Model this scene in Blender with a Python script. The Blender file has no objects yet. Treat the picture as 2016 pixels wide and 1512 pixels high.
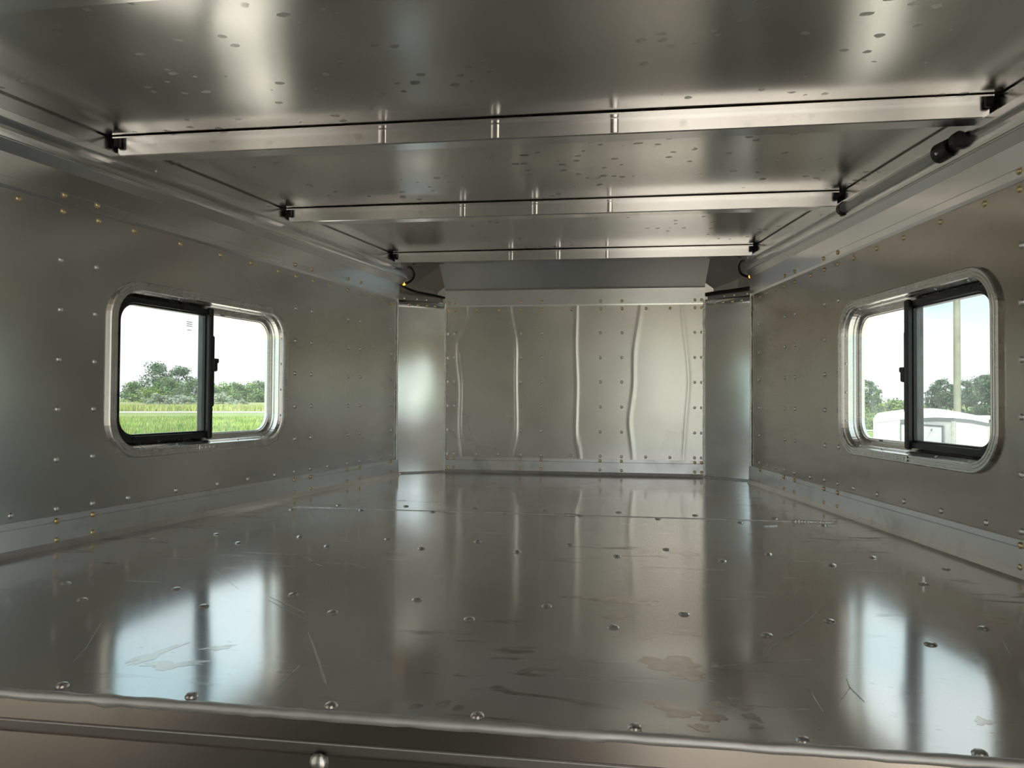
import bpy, bmesh, math, random
import numpy as np
from mathutils import Vector, Matrix

random.seed(7)
rng = np.random.default_rng(7)
scene = bpy.context.scene
COL = scene.collection

# ------------------------------------------------------------------ camera
FPX, YAW, PITCH, ROLL, CX, CZ = 1511.28, 0.1496, 0.0194, 0.0066, 0.2226, 0.30
_fw = np.array([-math.sin(YAW) * math.cos(PITCH), math.cos(YAW) * math.cos(PITCH), math.sin(PITCH)])
_rt0 = np.array([math.cos(YAW), math.sin(YAW), 0.0])
_up0 = np.cross(_rt0, _fw)
_rt = _rt0 * math.cos(ROLL) + _up0 * math.sin(ROLL)
_up = -_rt0 * math.sin(ROLL) + _up0 * math.cos(ROLL)
CAM = np.array([CX, 0.0, CZ])
cd = bpy.data.cameras.new('camera')
cam = bpy.data.objects.new('camera', cd)
COL.objects.link(cam)
cd.sensor_fit = 'HORIZONTAL'
cd.sensor_width = 36.0
cd.lens = 36.0 * FPX / 2016.0
cd.clip_start = 0.02
cd.clip_end = 3000
cam.matrix_world = Matrix(((_rt[0], _up[0], -_fw[0], CAM[0]), (_rt[1], _up[1], -_fw[1], CAM[1]),
                           (_rt[2], _up[2], -_fw[2], CAM[2]), (0, 0, 0, 1)))
scene.camera = cam

# ------------------------------------------------------------------ world, sun, exposure
SKY_STRENGTH = 1.08
world = bpy.data.worlds.new('sky')
scene.world = world
world.use_nodes = True
wn, wl = world.node_tree.nodes, world.node_tree.links
wn.clear()
w_out = wn.new('ShaderNodeOutputWorld')
w_bg = wn.new('ShaderNodeBackground')
w_tc = wn.new('ShaderNodeTexCoord')
w_map = wn.new('ShaderNodeMapping')
w_map.inputs['Scale'].default_value = (3.2, 3.2, 9.0)
w_map.inputs['Location'].default_value = (0.35, 0.0, 0.15)
w_noise = wn.new('ShaderNodeTexNoise')
w_noise.inputs['Scale'].default_value = 1.0
w_noise.inputs['Detail'].default_value = 3.0
w_noise.inputs['Roughness'].default_value = 0.5
w_ramp = wn.new('ShaderNodeValToRGB')
w_ramp.color_ramp.elements[0].position = 0.40
w_ramp.color_ramp.elements[0].color = (0.58, 0.81, 0.90, 1)
w_ramp.color_ramp.elements[1].position = 0.56
w_ramp.color_ramp.elements[1].color = (0.97, 0.99, 1.0, 1)
wl.new(w_tc.outputs['Generated'], w_map.inputs['Vector'])
wl.new(w_map.outputs['Vector'], w_noise.inputs['Vector'])
wl.new(w_noise.outputs['Fac'], w_ramp.inputs['Fac'])
wl.new(w_ramp.outputs['Color'], w_bg.inputs['Color'])
w_bg.inputs['Strength'].default_value = SKY_STRENGTH
wl.new(w_bg.outputs['Background'], w_out.inputs['Surface'])

sd = bpy.data.lights.new('sun', 'SUN')
sd.energy = 5.0
sd.angle = math.radians(6)
sd.color = (1.0, 0.96, 0.90)
sun = bpy.data.objects.new('sun', sd)
COL.objects.link(sun)
sun.rotation_euler = Vector((-0.05, -0.75, 0.66)).to_track_quat('Z', 'Y').to_euler()

scene.view_settings.view_transform = 'Standard'
scene.view_settings.look = 'None'
scene.view_settings.gamma = 1.0
scene.view_settings.use_curve_mapping = False
scene.view_settings.exposure = 0.55
scene.cycles.max_bounces = 9
scene.cycles.glossy_bounces = 9
scene.cycles.diffuse_bounces = 5
scene.cycles.transmission_bounces = 8
scene.cycles.transparent_max_bounces = 16
scene.cycles.caustics_reflective = True
scene.cycles.adaptive_threshold = 0.04

# ------------------------------------------------------------------ measured room (metres)
YB, XL, AL, XR, AR = 3.0738, 0.6382, 0.1511, 0.6382, 0.1561   # nose wall, half widths there, side wall tapers
YF = 0.70                      # front edge of the raised deck
YPOST = 2.885                  # where the corner posts meet the side walls
XP = 0.518                     # half width of the flat nose panel
ZC = 0.852                     # roof sheet
ZR = 0.682                     # lower edge of the top rails
ZB = 0.063                     # top edge of the base rails
YREAR, ZFLOOR, ZGROUND = -2.4, -1.20, -1.65
XS = XL + (YB - YF) * math.tan(AL)          # half width of the main compartment

SIDE = {}
for key, x0, a, s in (('L', XL, AL, -1), ('R', XR, AR, 1)):
    SIDE[key] = dict(x0=x0, a=a, s=s, n=np.array([-s * math.cos(a), -math.sin(a), 0.0]),
                     d=np.array([-s * math.sin(a), math.cos(a), 0.0]))

def W(key, y, z, t=0.0):
    """point on a side wall: y along the trailer, z up, t into the room"""
    q = SIDE[key]
    b = np.array([q['s'] * (q['x0'] + (YB - y) * math.tan(q['a'])), y, z])
    return b + q['n'] * t

def ray(px, py):
    return _fw + _rt * (px - 1008) / FPX + _up * (756 - py) / FPX

def on_plane(px, py, p0, n):
    r = ray(px, py)
    return CAM + r * (np.dot(np.asarray(p0) - CAM, n) / np.dot(r, n))

def on_wall(key, px, py, t=0.0):
    return on_plane(px, py, W(key, 2.0, 0.3, t), SIDE[key]['n'])

def on_floor(px, py, z=0.0):
    return on_plane(px, py, (0, 0, z), np.array([0, 0, 1.0]))

def on_back(px, py, y=YB):
    return on_plane(px, py, (0, y, 0), np.array([0, 1.0, 0]))

# ------------------------------------------------------------------ helpers
def link(o, parent=None):
    COL.objects.link(o)
    if parent is not None:
        o.parent = parent
    return o

def tag(o, label=None, cat=None, group=None, kind=None):
    if label: o['label'] = label
    if cat: o['category'] = cat
    if group: o['group'] = group
    if kind: o['kind'] = kind
    return o

def empty(name, loc=(0, 0, 0), rz=0.0):
    o = bpy.data.objects.new(name, None)
    o.empty_display_size = 0.05
    o.location = loc
    o.rotation_euler = (0, 0, rz)
    return link(o)

def new_mesh(name, verts, faces, mat, smooth=False):
    me = bpy.data.meshes.new(name)
    me.from_pydata([tuple(map(float, v)) for v in verts], [], faces)
    me.materials.append(mat)
    if smooth:
        me.polygons.foreach_set('use_smooth', [True] * len(me.polygons))
    me.update()
    return me

class MB:
    """collects shapes, links them as one mesh object"""
    def __init__(self):
        self.v, self.f, self.s = [], [], []
    def add(self, verts, faces, smooth=False):
        k = len(self.v)
        self.v += [tuple(map(float, p)) for p in verts]
        self.f += [tuple(i + k for i in f) for f in faces]
        self.s += [smooth] * len(faces)
        return self
    def box(self, c, sx, sy, sz, ex=(1, 0, 0), ey=(0, 1, 0), ez=(0, 0, 1), bev=0.0):
        c, ex, ey, ez = map(np.asarray, (c, ex, ey, ez))
        if bev <= 0:
            V = [c + ex * sx * a / 2 + ey * sy * b / 2 + ez * sz * d / 2
                 for a in (-1, 1) for b in (-1, 1) for d in (-1, 1)]
            return self.add(V, [(0, 1, 3, 2), (4, 6, 7, 5), (0, 4, 5, 1), (2, 3, 7, 6), (0, 2, 6, 4), (1, 5, 7, 3)])
        pr = []
        for (a, b) in ((-1, -1), (1, -1), (1, 1), (-1, 1)):
            p = [(a * (sx / 2 - bev), b * sy / 2), (a * sx / 2, b * (sy / 2 - bev))]
            pr += p if a * b > 0 else p[::-1]
        # rounded outline in x-y, extruded along z with a small chamfer
        pr = [(-sx / 2 + bev, -sy / 2), (sx / 2 - bev, -sy / 2), (sx / 2, -sy / 2 + bev), (sx / 2, sy / 2 - bev),
              (sx / 2 - bev, sy / 2), (-sx / 2 + bev, sy / 2), (-sx / 2, sy / 2 - bev), (-sx / 2, -sy / 2 + bev)]
        k = len(pr)
        def ring(sc, z):
            return [c + ex * p[0] * sc[0] + ey * p[1] * sc[1] + ez * z for p in pr]
        s1 = (1 - 2 * bev / sx, 1 - 2 * bev / sy)
        V = ring(s1, -sz / 2) + ring((1, 1), -sz / 2 + bev) + ring((1, 1), sz / 2 - bev) + ring(s1, sz / 2)
        F = [tuple(range(k))[::-1], tuple(range(3 * k, 4 * k))]
        for r in range(3):
            for i in range(k):
                j = (i + 1) % k
                F.append((r * k + i, r * k + j, (r + 1) * k + j, (r + 1) * k + i))
        return self.add(V, F)
    def tube(self, pts, r, seg=10, closed=False, cap=True):
        pts = [np.asarray(p, float) for p in pts]
        n = len(pts)
        rr = r if hasattr(r, '__len__') else [r] * n
        V = []
        ref = None
        for i, p in enumerate(pts):
            t = pts[min(i + 1, n - 1)] - pts[max(i - 1, 0)]
            t /= np.linalg.norm(t) + 1e-12
            if ref is None:
                ref = np.cross(t, (0, 0, 1.0)) if abs(t[2]) < 0.9 else np.cross(t, (1.0, 0, 0))
            ref = ref - t * np.dot(ref, t)
            ref /= np.linalg.norm(ref) + 1e-12
            b = np.cross(t, ref)
            for k in range(seg):
                a = 2 * math.pi * k / seg
                V.append(p + (ref * math.cos(a) + b * math.sin(a)) * rr[i])
        F = []
        for i in range(n - 1):
            for k in range(seg):
                j = (k + 1) % seg
                F.append((i * seg + k, i * seg + j, (i + 1) * seg + j, (i + 1) * seg + k))
        self.add(V, F, True)
        if cap:
            self.add(V[:seg], [tuple(range(seg))[::-1]])
            self.add(V[-seg:], [tuple(range(seg))])
        return self
    def loft(self, rings, closed=True, smooth=False, caps=False):
        k = len(rings[0])
        V = [p for r in rings for p in r]
        F = []
        for i in range(len(rings) - 1):
            for j in range(k if closed else k - 1):
                jj = (j + 1) % k
                F.append((i * k + j, i * k + jj, (i + 1) * k + jj, (i + 1) * k + j))
        if caps:
            F.append(tuple(range(k))[::-1])
            F.append(tuple(range((len(rings) - 1) * k, len(rings) * k)))
        return self.add(V, F, smooth)
    def build(self, name, mat, parent=None, weld=False, normals=False):
        me = bpy.data.meshes.new(name)
        me.from_pydata(self.v, [], self.f)
        me.materials.append(mat)
        me.polygons.foreach_set('use_smooth', self.s)
        if weld or normals:
            bm = bmesh.new(); bm.from_mesh(me)
            if weld: bmesh.ops.remove_doubles(bm, verts=bm.verts, dist=1e-5)
            bmesh.ops.recalc_face_normals(bm, faces=bm.faces)
            bm.to_mesh(me); bm.free()
        me.update()
        return link(bpy.data.objects.new(name, me), parent)

def spline(pts, n=8):
    P = [np.asarray(p, float) for p in pts]
    P = [2 * P[0] - P[1]] + P + [2 * P[-1] - P[-2]]
    out = []
    for i in range(1, len(P) - 2):
        for k in range(n):
            t = k / n
            out.append(0.5 * ((2 * P[i]) + (-P[i - 1] + P[i + 1]) * t + (2 * P[i - 1] - 5 * P[i] + 4 * P[i + 1] - P[i + 2]) * t * t
                              + (-P[i - 1] + 3 * P[i] - 3 * P[i + 1] + P[i + 2]) * t ** 3))
    out.append(P[-2])
    return out

# ------------------------------------------------------------------ materials
class NT:
    def __init__(self, name):
        self.m = bpy.data.materials.new(name)
        self.m.use_nodes = True
        self.t = self.m.node_tree
        self.n, self.l = self.t.nodes, self.t.links
        self.b = self.n['Principled BSDF']
        self.out = self.n['Material Output']
        self.tc = None
    def coord(self, scale=(1, 1, 1), rot=(0, 0, 0), loc=(0, 0, 0)):
        if self.tc is None:
            self.tc = self.n.new('ShaderNodeTexCoord')
        mp = self.n.new('ShaderNodeMapping')
        mp.inputs['Scale'].default_value = scale
        mp.inputs['Rotation'].default_value = rot
        mp.inputs['Location'].default_value = loc
        self.l.new(self.tc.outputs['Object'], mp.inputs['Vector'])
        return mp.outputs['Vector']
    def noise(self, vec, scale, detail=4.0, rough=0.5, dist=0.0):
        k = self.n.new('ShaderNodeTexNoise')
        k.inputs['Scale'].default_value = scale
        k.inputs['Detail'].default_value = detail
        k.inputs['Roughness'].default_value = rough
        k.inputs['Distortion'].default_value = dist
        self.l.new(vec, k.inputs['Vector'])
        return k.outputs['Fac']
    def voronoi(self, vec, scale, rnd=1.0):
        k = self.n.new('ShaderNodeTexVoronoi')
        k.inputs['Scale'].default_value = scale
        k.inputs['Randomness'].default_value = rnd
        self.l.new(vec, k.inputs['Vector'])
        return k
    def remap(self, val, a, b, c, d):
        k = self.n.new('ShaderNodeMapRange')
        k.inputs[1].default_value, k.inputs[2].default_value = a, b
        k.inputs[3].default_value, k.inputs[4].default_value = c, d
        self.l.new(val, k.inputs[0])
        return k.outputs[0]
    def math(self, op, a, b=None):
        k = self.n.new('ShaderNodeMath')
        k.operation = op
        for i, v in enumerate((a, b)):
            if v is None: continue
            if isinstance(v, (int, float)): k.inputs[i].default_value = v
            else: self.l.new(v, k.inputs[i])
        return k.outputs[0]
    def mix(self, fac, a, b):
        k = self.n.new('ShaderNodeMix')
        k.data_type = 'RGBA'
        for i, v in ((0, fac), (6, a), (7, b)):
            if isinstance(v, (int, float)): k.inputs[i].default_value = v
            elif isinstance(v, tuple): k.inputs[i].default_value = v if len(v) == 4 else v + (1,)
            else: self.l.new(v, k.inputs[i])
        return k.outputs[2]
    def bump(self, h, dist, strength=1.0, normal=None):
        k = self.n.new('ShaderNodeBump')
        k.inputs['Distance'].default_value = dist
        k.inputs['Strength'].default_value = strength
        self.l.new(h, k.inputs['Height'])
        if normal is not None: self.l.new(normal, k.inputs['Normal'])
        return k.outputs['Normal']
    def set(self, **kw):
        for k, v in kw.items():
            s = self.b.inputs[k.replace('_', ' ')]
            if isinstance(v, tuple): s.default_value = v if len(v) == 4 else v + (1,)
            elif isinstance(v, (int, float)): s.default_value = v
            else: self.l.new(v, s)
        return self

def sheet_metal(name, base, rough, wave=0.0012, wave_scale=3.0, grain=(1, 1, 40), dirt=0.0, dirt_col=(0.16, 0.12, 0.08),
                spots=0.0, aniso=0.0, metal=1.0):
    k = NT(name)
    k.set(Metallic=metal)
    obj = k.coord()
    cloud = k.noise(obj, 2.3, 2, 0.6)
    fine = k.noise(k.coord(grain), 18, 1, 0.6) if grain else None
    col = k.mix(k.remap(cloud, 0.3, 0.7, 0, 1), tuple(c * 0.92 for c in base), tuple(min(1, c * 1.07) for c in base))
    r = k.remap(cloud, 0.3, 0.7, rough - 0.03, rough + 0.04)
    if fine is not None: r = k.math('ADD', k.remap(fine, 0.2, 0.8, -0.012, 0.012), r)
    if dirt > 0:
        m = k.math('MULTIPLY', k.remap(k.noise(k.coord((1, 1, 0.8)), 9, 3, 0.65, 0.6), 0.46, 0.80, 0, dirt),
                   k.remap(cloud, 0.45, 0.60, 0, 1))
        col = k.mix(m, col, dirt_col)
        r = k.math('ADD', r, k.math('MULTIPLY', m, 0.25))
    if spots > 0:
        v = k.voronoi(k.coord((1, 1.25, 1)), 24)
        edge = k.math('ADD', v.outputs['Distance'], k.remap(k.noise(obj, 60, 1), 0.3, 0.7, -0.08, 0.08))
        inside = k.remap(edge, 0.17, 0.20, 1, 0)
        sep = k.n.new('ShaderNodeSeparateColor')
        k.l.new(v.outputs['Color'], sep.inputs[0])
        gate = k.math('MULTIPLY', k.math('GREATER_THAN', sep.outputs[0], 0.30), k.remap(k.noise(obj, 2.6, 2), 0.47, 0.54, 0, 1))
        m = k.math('MULTIPLY', k.math('MULTIPLY', inside, gate), spots)
        col = k.mix(m, col, tuple(c * 0.62 for c in base))
        r = k.math('ADD', r, k.math('MULTIPLY', m, 0.22))
    nrm = None
    if wave > 0:
        nrm = k.bump(k.noise(obj, wave_scale, 1, 0.4), wave * 10)
    k.set(Base_Color=col, Roughness=r)
    if nrm is not None: k.set(Normal=nrm)
    if aniso: k.set(Anisotropic=aniso)
    return k.m

def plain(name, base, rough=0.5, metal=0.0, var=0.08, scale=20.0, **kw):
    k = NT(name)
    f = k.noise(k.coord(), scale, 3)
    col = k.mix(k.remap(f, 0.3, 0.7, 0, 1), tuple(c * (1 - var) for c in base), tuple(min(1, c * (1 + var)) for c in base))
    k.set(Base_Color=col, Metallic=metal, Roughness=k.remap(f, 0.3, 0.7, max(0.02, rough - 0.04), rough + 0.04))
    if kw: k.set(**kw)
    return k.m

M = {}
M['wall'] = sheet_metal('aluminium_wall_sheet', (0.745, 0.735, 0.715), 0.23, 0.0004, 2.5, None, metal=0.88)
M['wall_R'] = sheet_metal('smudged_shade_tinted_sheet', (0.50, 0.465, 0.415), 0.20, 0.0004, 2.5, None, dirt=0.40)  # dark reflections put into the base colour; the smudges are dirt
M['back'] = sheet_metal('aluminium_nose_sheet', (0.81, 0.785, 0.75), 0.24, 0.0002, 3.0, None, dirt=0.08)
M['ceil'] = sheet_metal('aluminium_roof_sheet', (0.79, 0.775, 0.745), 0.20, 0.0002, 2.0, (40, 1, 1), spots=0.9)
M['rail'] = sheet_metal('extruded_aluminium', (0.94, 0.955, 0.965), 0.21, 0.0, 1, (6, 1, 90))
M['base'] = sheet_metal('extruded_aluminium_base_rail', (0.95, 0.965, 0.975), 0.30, 0.0, 1, (6, 1, 90), dirt=0.5, metal=0.92)
M['post'] = sheet_metal('aluminium_corner_sheet', (0.96, 0.97, 0.975), 0.17, 0.0001, 4, None)
M['bow'] = sheet_metal('aluminium_bow', (0.94, 0.93, 0.92), 0.20, 0.0, 1, (1, 60, 60))
M['rivet'] = plain('rivet_aluminium', (0.95, 0.95, 0.94), 0.32, 1.0)
M['rivet_gold'] = plain('rivet_gold_tone', (0.86, 0.70, 0.42), 0.28, 1.0)
M['frame'] = plain('window_trim_aluminium', (0.84, 0.83, 0.81), 0.27, 1.0)
M['weld'] = plain('weld_bead_metal', (0.78, 0.78, 0.77), 0.35, 1.0, 0.15, 60)
M['caulk'] = plain('pale_edge_bead', (0.92, 0.92, 0.91), 0.45, 0.7, 0.08, 30)
M['black'] = plain('black_plastic', (0.012, 0.013, 0.014), 0.35)
M['sash'] = plain('black_sash', (0.018, 0.020, 0.022), 0.30)
M['rubber'] = plain('black_rubber', (0.008, 0.008, 0.008), 0.55)
M['dark_metal'] = sheet_metal('dull_outer_skin', (0.33, 0.31, 0.29), 0.42, 0.0004, 6, (30, 1, 30))
M['mat'] = plain('tan_plank_floor', (0.19, 0.165, 0.145), 0.7, 0.0, 0.25, 5)

# floor: satin aluminium with smears, scuffs and hairline scratches
k = NT('aluminium_deck_sheet')
k.set(Metallic=0.68)
obj = k.coord()
base_f = (0.81, 0.82, 0.82)
cloud = k.noise(obj, 1.8, 2, 0.6)
fine = k.noise(k.coord((3, 60, 1)), 12, 1, 0.6)
col = k.mix(k.remap(cloud, 0.3, 0.7, 0, 1), tuple(c * 0.94 for c in base_f), tuple(c * 1.06 for c in base_f))
smear = k.math('MULTIPLY', k.remap(k.noise(k.coord((1.0, 3.2, 1), (0, 0, 0.12)), 7.5, 3, 0.6, 0.8), 0.60, 0.66, 0, 0.75),
               k.remap(cloud, 0.46, 0.60, 0, 1))
col = k.mix(smear, col, (0.30, 0.27, 0.23))
fleck = k.math('MULTIPLY', k.remap(k.noise(k.coord((1, 4, 1)), 45, 3, 0.6), 0.66, 0.72, 0, 0.5), k.remap(cloud, 0.52, 0.42, 0, 1))
col = k.mix(fleck, col, (0.24, 0.20, 0.15))
scr = None
for i, (rot, sc, off) in enumerate(((0.5, 1.0, 0), (-0.7, 1.2, 3.1))):
    n_ = k.noise(k.coord((2.0 * sc, 150 * sc, 1), (0, 0, rot), (off, off, 0)), 1.6, 1.0, 0.3)
    line = k.math('MULTIPLY', k.remap(n_, 0.742, 0.76, 0, 1), k.remap(k.noise(k.coord(loc=(off * 3, 1, 0)), 2.4, 2), 0.54, 0.62, 0, 1))
    scr = line if scr is None else k.math('MAXIMUM', scr, line)
col = k.mix(k.math('MULTIPLY', scr, 0.7), col, (0.85, 0.85, 0.83))
r = k.math('ADD', k.remap(fine, 0.2, 0.8, -0.03, 0.03), k.remap(cloud, 0.3, 0.7, 0.11, 0.15))
r = k.math('ADD', r, k.math('MULTIPLY', smear, 0.16))
r = k.math('ADD', r, k.math('MULTIPLY', scr, 0.35))
nrm = k.bump(k.noise(obj, 2.2, 1, 0.4), 0.0022)
k.set(Base_Color=col, Roughness=r, Normal=nrm)
M['floor'] = k.m

M['smudge'] = plain('dull_dirt_film', (0.68, 0.65, 0.61), 0.21, 1.0, 0.12, 60)
M['scratch'] = plain('bright_scratch', (0.95, 0.95, 0.94), 0.5, 1.0, 0.05, 90)

# dusty window glass
def glass(name, dust, tint, drops):
    k = NT(name)
    k.n.remove(k.b)
    tr = k.n.new('ShaderNodeBsdfTransparent'); tr.inputs[0].default_value = tint + (1,)
    gl = k.n.new('ShaderNodeBsdfGlossy'); gl.inputs['Roughness'].default_value = 0.02
    tl = k.n.new('ShaderNodeBsdfTranslucent'); tl.inputs[0].default_value = (0.85, 0.95, 0.92, 1)
    lw = k.n.new('ShaderNodeLayerWeight'); lw.inputs[0].default_value = 0.5
    fres = k.math('ADD', 0.04, k.math('MULTIPLY', k.math('POWER', lw.outputs['Facing'], 5.0), 0.9))
    m1 = k.n.new('ShaderNodeMixShader'); m2 = k.n.new('ShaderNodeMixShader')
    k.l.new(fres, m1.inputs[0])
    k.l.new(tr.outputs[0], m1.inputs[1]); k.l.new(gl.outputs[0], m1.inputs[2])
    d = k.remap(k.noise(k.coord(), 14, 1, 0.6), 0.3, 0.7, dust * 0.6, dust * 1.4)
    if drops:
        v = k.voronoi(k.coord((1, 1, 0.55)), 62)
        sep = k.n.new('ShaderNodeSeparateColor'); k.l.new(v.outputs['Color'], sep.inputs[0])
        d = k.math('ADD', d, k.math('MULTIPLY', k.math('MULTIPLY', k.remap(v.outputs['Distance'], 0.10, 0.16, 1, 0),
                                                      k.math('GREATER_THAN', sep.outputs[0], 0.80)), 0.55))
    k.l.new(d, m2.inputs[0])
    k.l.new(m1.outputs[0], m2.inputs[1]); k.l.new(tl.outputs[0], m2.inputs[2])
    k.l.new(m2.outputs[0], k.out.inputs['Surface'])
    return k.m
M['glass_L'] = glass('dusty_glass', 0.09, (0.93, 0.97, 0.96), False)
M['glass_R'] = glass('dusty_glass_with_drops', 0.13, (0.93, 0.98, 0.96), True)

k = NT('insect_screen_mesh')
k.n.remove(k.b)
tr = k.n.new('ShaderNodeBsdfTransparent')
df = k.n.new('ShaderNodeBsdfDiffuse'); df.inputs[0].default_value = (0.22, 0.25, 0.25, 1)
mx = k.n.new('ShaderNodeMixShader')
mx.inputs[0].default_value = 0.20
k.l.new(tr.outputs[0], mx.inputs[1]); k.l.new(df.outputs[0], mx.inputs[2])
k.l.new(mx.outputs[0], k.out.inputs['Surface'])
M['screen'] = k.m

k = NT('clear_ribbed_diffuser')
k.set(Base_Color=(0.92, 0.92, 0.91), Roughness=0.30, Alpha=0.28)
M['diffuser'] = k.m
M['led'] = plain('led_board', (0.93, 0.93, 0.92), 0.5)
M['led_back'] = plain('led_tray', (0.80, 0.80, 0.79), 0.4, 0.8)
k = NT('amber_lamp_glow')
k.set(Base_Color=(1.0, 0.45, 0.06), Emission_Color=(1.0, 0.42, 0.05), Emission_Strength=2.2)
M['amber'] = k.m
M['sticker'] = plain('white_sticker', (0.75, 0.76, 0.76), 0.5)
M['grey_print'] = plain('grey_print', (0.22, 0.23, 0.24), 0.6)

# outdoors
def ground_mat(name, a, b, c, sc):
    k = NT(name)
    f1 = k.noise(k.coord(), sc, 6, 0.65)
    f2 = k.noise(k.coord((0.25, 1, 1)), sc * 0.22, 4, 0.6)
    k.set(Base_Color=k.mix(k.remap(f2, 0.35, 0.65, 0, 0.7), k.mix(k.remap(f1, 0.3, 0.7, 0, 1), a, b), c), Roughness=0.9)
    return k.m
M['grass'] = ground_mat('meadow_grass', (0.115, 0.21, 0.04), (0.20, 0.30, 0.075), (0.29, 0.33, 0.10), 1.2)
M['verge'] = ground_mat('dry_verge_grass', (0.20, 0.26, 0.08), (0.30, 0.32, 0.13), (0.30, 0.27, 0.15), 0.6)
M['gravel'] = ground_mat('tan_gravel', (0.50, 0.44, 0.375), (0.64, 0.565, 0.485), (0.58, 0.50, 0.43), 3.0)
M['road'] = plain('pale_gravel_road', (0.56, 0.53, 0.48), 0.9, 0, 0.1, 0.5)
M['blade'] = plain('grass_blades', (0.20, 0.33, 0.06), 0.8, 0, 0.35, 0.35)
M['blade_y'] = plain('yellow_grass_blades', (0.36, 0.38, 0.12), 0.8, 0, 0.35, 0.35)
M['leaf_a'] = plain('leaves_mid_green', (0.11, 0.19, 0.06), 0.7, 0, 0.35, 0.5)
M['leaf_b'] = plain('leaves_bright_green', (0.17, 0.27, 0.06), 0.7, 0, 0.35, 0.5)
M['leaf_c'] = plain('leaves_silver', (0.30, 0.36, 0.26), 0.7, 0, 0.25, 0.5)
M['leaf_d'] = plain('leaves_blue_green', (0.075, 0.13, 0.07), 0.7, 0, 0.35, 0.5)
M['bark'] = plain('bark', (0.10, 0.08, 0.06), 0.9)
M['white_skin'] = plain('white_trailer_skin', (0.80, 0.81, 0.82), 0.35, 0, 0.03)
M['roof_white'] = plain('white_trailer_roof', (0.86, 0.87, 0.87), 0.4, 0, 0.03)
M['grey_trim'] = plain('grey_trailer_trim', (0.16, 0.18, 0.20), 0.4, 0.2)
M['seam_grey'] = plain('grey_door_seal', (0.10, 0.11, 0.13), 0.5)
M['grey_skin'] = plain('grey_trailer_skin', (0.13, 0.15, 0.16), 0.4)
M['pole'] = plain('weathered_pole_wood', (0.26, 0.26, 0.20), 0.85, 0, 0.2, 3)

# ------------------------------------------------------------------ rivets
def dome(name, r, h, mat, seg=10, rings=3):
    V, F = [], []
    for i in range(rings):
        a = (math.pi / 2) * i / rings
        for j in range(seg):
            b = 2 * math.pi * j / seg
            V.append((r * math.cos(a) * math.cos(b), r * math.cos(a) * math.sin(b), h * math.sin(a)))
    V.append((0, 0, h))
    for i in range(rings - 1):
        for j in range(seg):
            jj = (j + 1) % seg
            F.append((i * seg + j, i * seg + jj, (i + 1) * seg + jj, (i + 1) * seg + j))
    for j in range(seg):
        F.append(((rings - 1) * seg + j, (rings - 1) * seg + (j + 1) % seg, len(V) - 1))
    return new_mesh(name, V, F, mat, True)

RV = dict(std=dome('rivet', 0.0062, 0.0040, M['rivet']), gold=dome('rivet_gold', 0.0062, 0.0042, M['rivet_gold']),
          deck=dome('deck_rivet', 0.0080, 0.0034, M['rivet'], 12), small=dome('small_rivet', 0.0035, 0.002, M['rivet']),
          back=dome('nose_rivet', 0.0062, 0.0032, M['rivet']), back_gold=dome('nose_rivet_gold', 0.0062, 0.0032, M['rivet_gold']),
          big=dome('big_rivet', 0.0095, 0.0055, M['rivet'], 14, 4), edge=dome('edge_rivet', 0.0068, 0.0042, M['rivet'], 12, 4))

def rot_to(n):
    return Vector(tuple(n)).to_track_quat('Z', 'Y').to_euler()

def rivet(kind, p, n, parent, name='rivet'):
    o = bpy.data.objects.new(name, RV[kind])
    o.location = tuple(map(float, p))
    o.rotation_euler = rot_to(n)
    return link(o, parent)

# ------------------------------------------------------------------ rounded outlines (windows)
def rrect(u0, u1, v0, v1, r, seg=10):
    P = []
    for cu, cv, a0 in ((u1 - r, v1 - r, 0), (u0 + r, v1 - r, 90), (u0 + r, v0 + r, 180), (u1 - r, v0 + r, 270)):
        for i in range(seg + 1):
            a = math.radians(a0 + 90 * i / seg)
            P.append((cu + r * math.cos(a), cv + r * math.sin(a)))
    return P

WIN = dict(y0=1.494, y1=2.150, z0=0.163, z1=0.558, r=0.088)

# ------------------------------------------------------------------ side walls
def wall_sheet(key, name, label):
    q = SIDE[key]
    hole = (WIN['y0'] + 0.006, WIN['y1'] - 0.006, WIN['z0'] + 0.006, WIN['z1'] - 0.006)
    y0, y1, z0, z1 = hole
    r = WIN['r'] - 0.006
    yn, yf, zb, zt = YF - 0.02, YPOST, -0.06, ZC + 0.03
    mb = MB()
    for t in (0.0, -0.034):
        def quad(a, b, c, d):
            mb.add([W(key, a, c, t), W(key, b, c, t), W(key, b, d, t), W(key, a, d, t)], [(0, 1, 2, 3)])
        quad(yn, y0, zb, zt); quad(y1, yf, zb, zt); quad(y0, y1, zb, z0); quad(y0, y1, z1, zt)
        for cy, cz, a0, ky, kz in ((y1 - r, z1 - r, 0, y1, z1), (y0 + r, z1 - r, 90, y0, z1), (y0 + r, z0 + r, 180, y0, z0), (y1 - r, z0 + r, 270, y1, z0)):
            arc = [W(key, cy + r * math.cos(math.radians(a0 + 9 * i)), cz + r * math.sin(math.radians(a0 + 9 * i)), t) for i in range(11)]
            mb.add([W(key, ky, kz, t)] + arc, [(0, i + 1, i + 2) for i in range(10)])
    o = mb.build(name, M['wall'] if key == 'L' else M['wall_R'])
    return tag(o, label, 'wall', kind='structure')

wall_L = wall_sheet('L', 'wall_left', 'riveted aluminium side wall whose window looks onto a green meadow')
wall_R = wall_sheet('R', 'wall_right', 'riveted smudged aluminium side wall whose window looks onto a white trailer')

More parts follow.
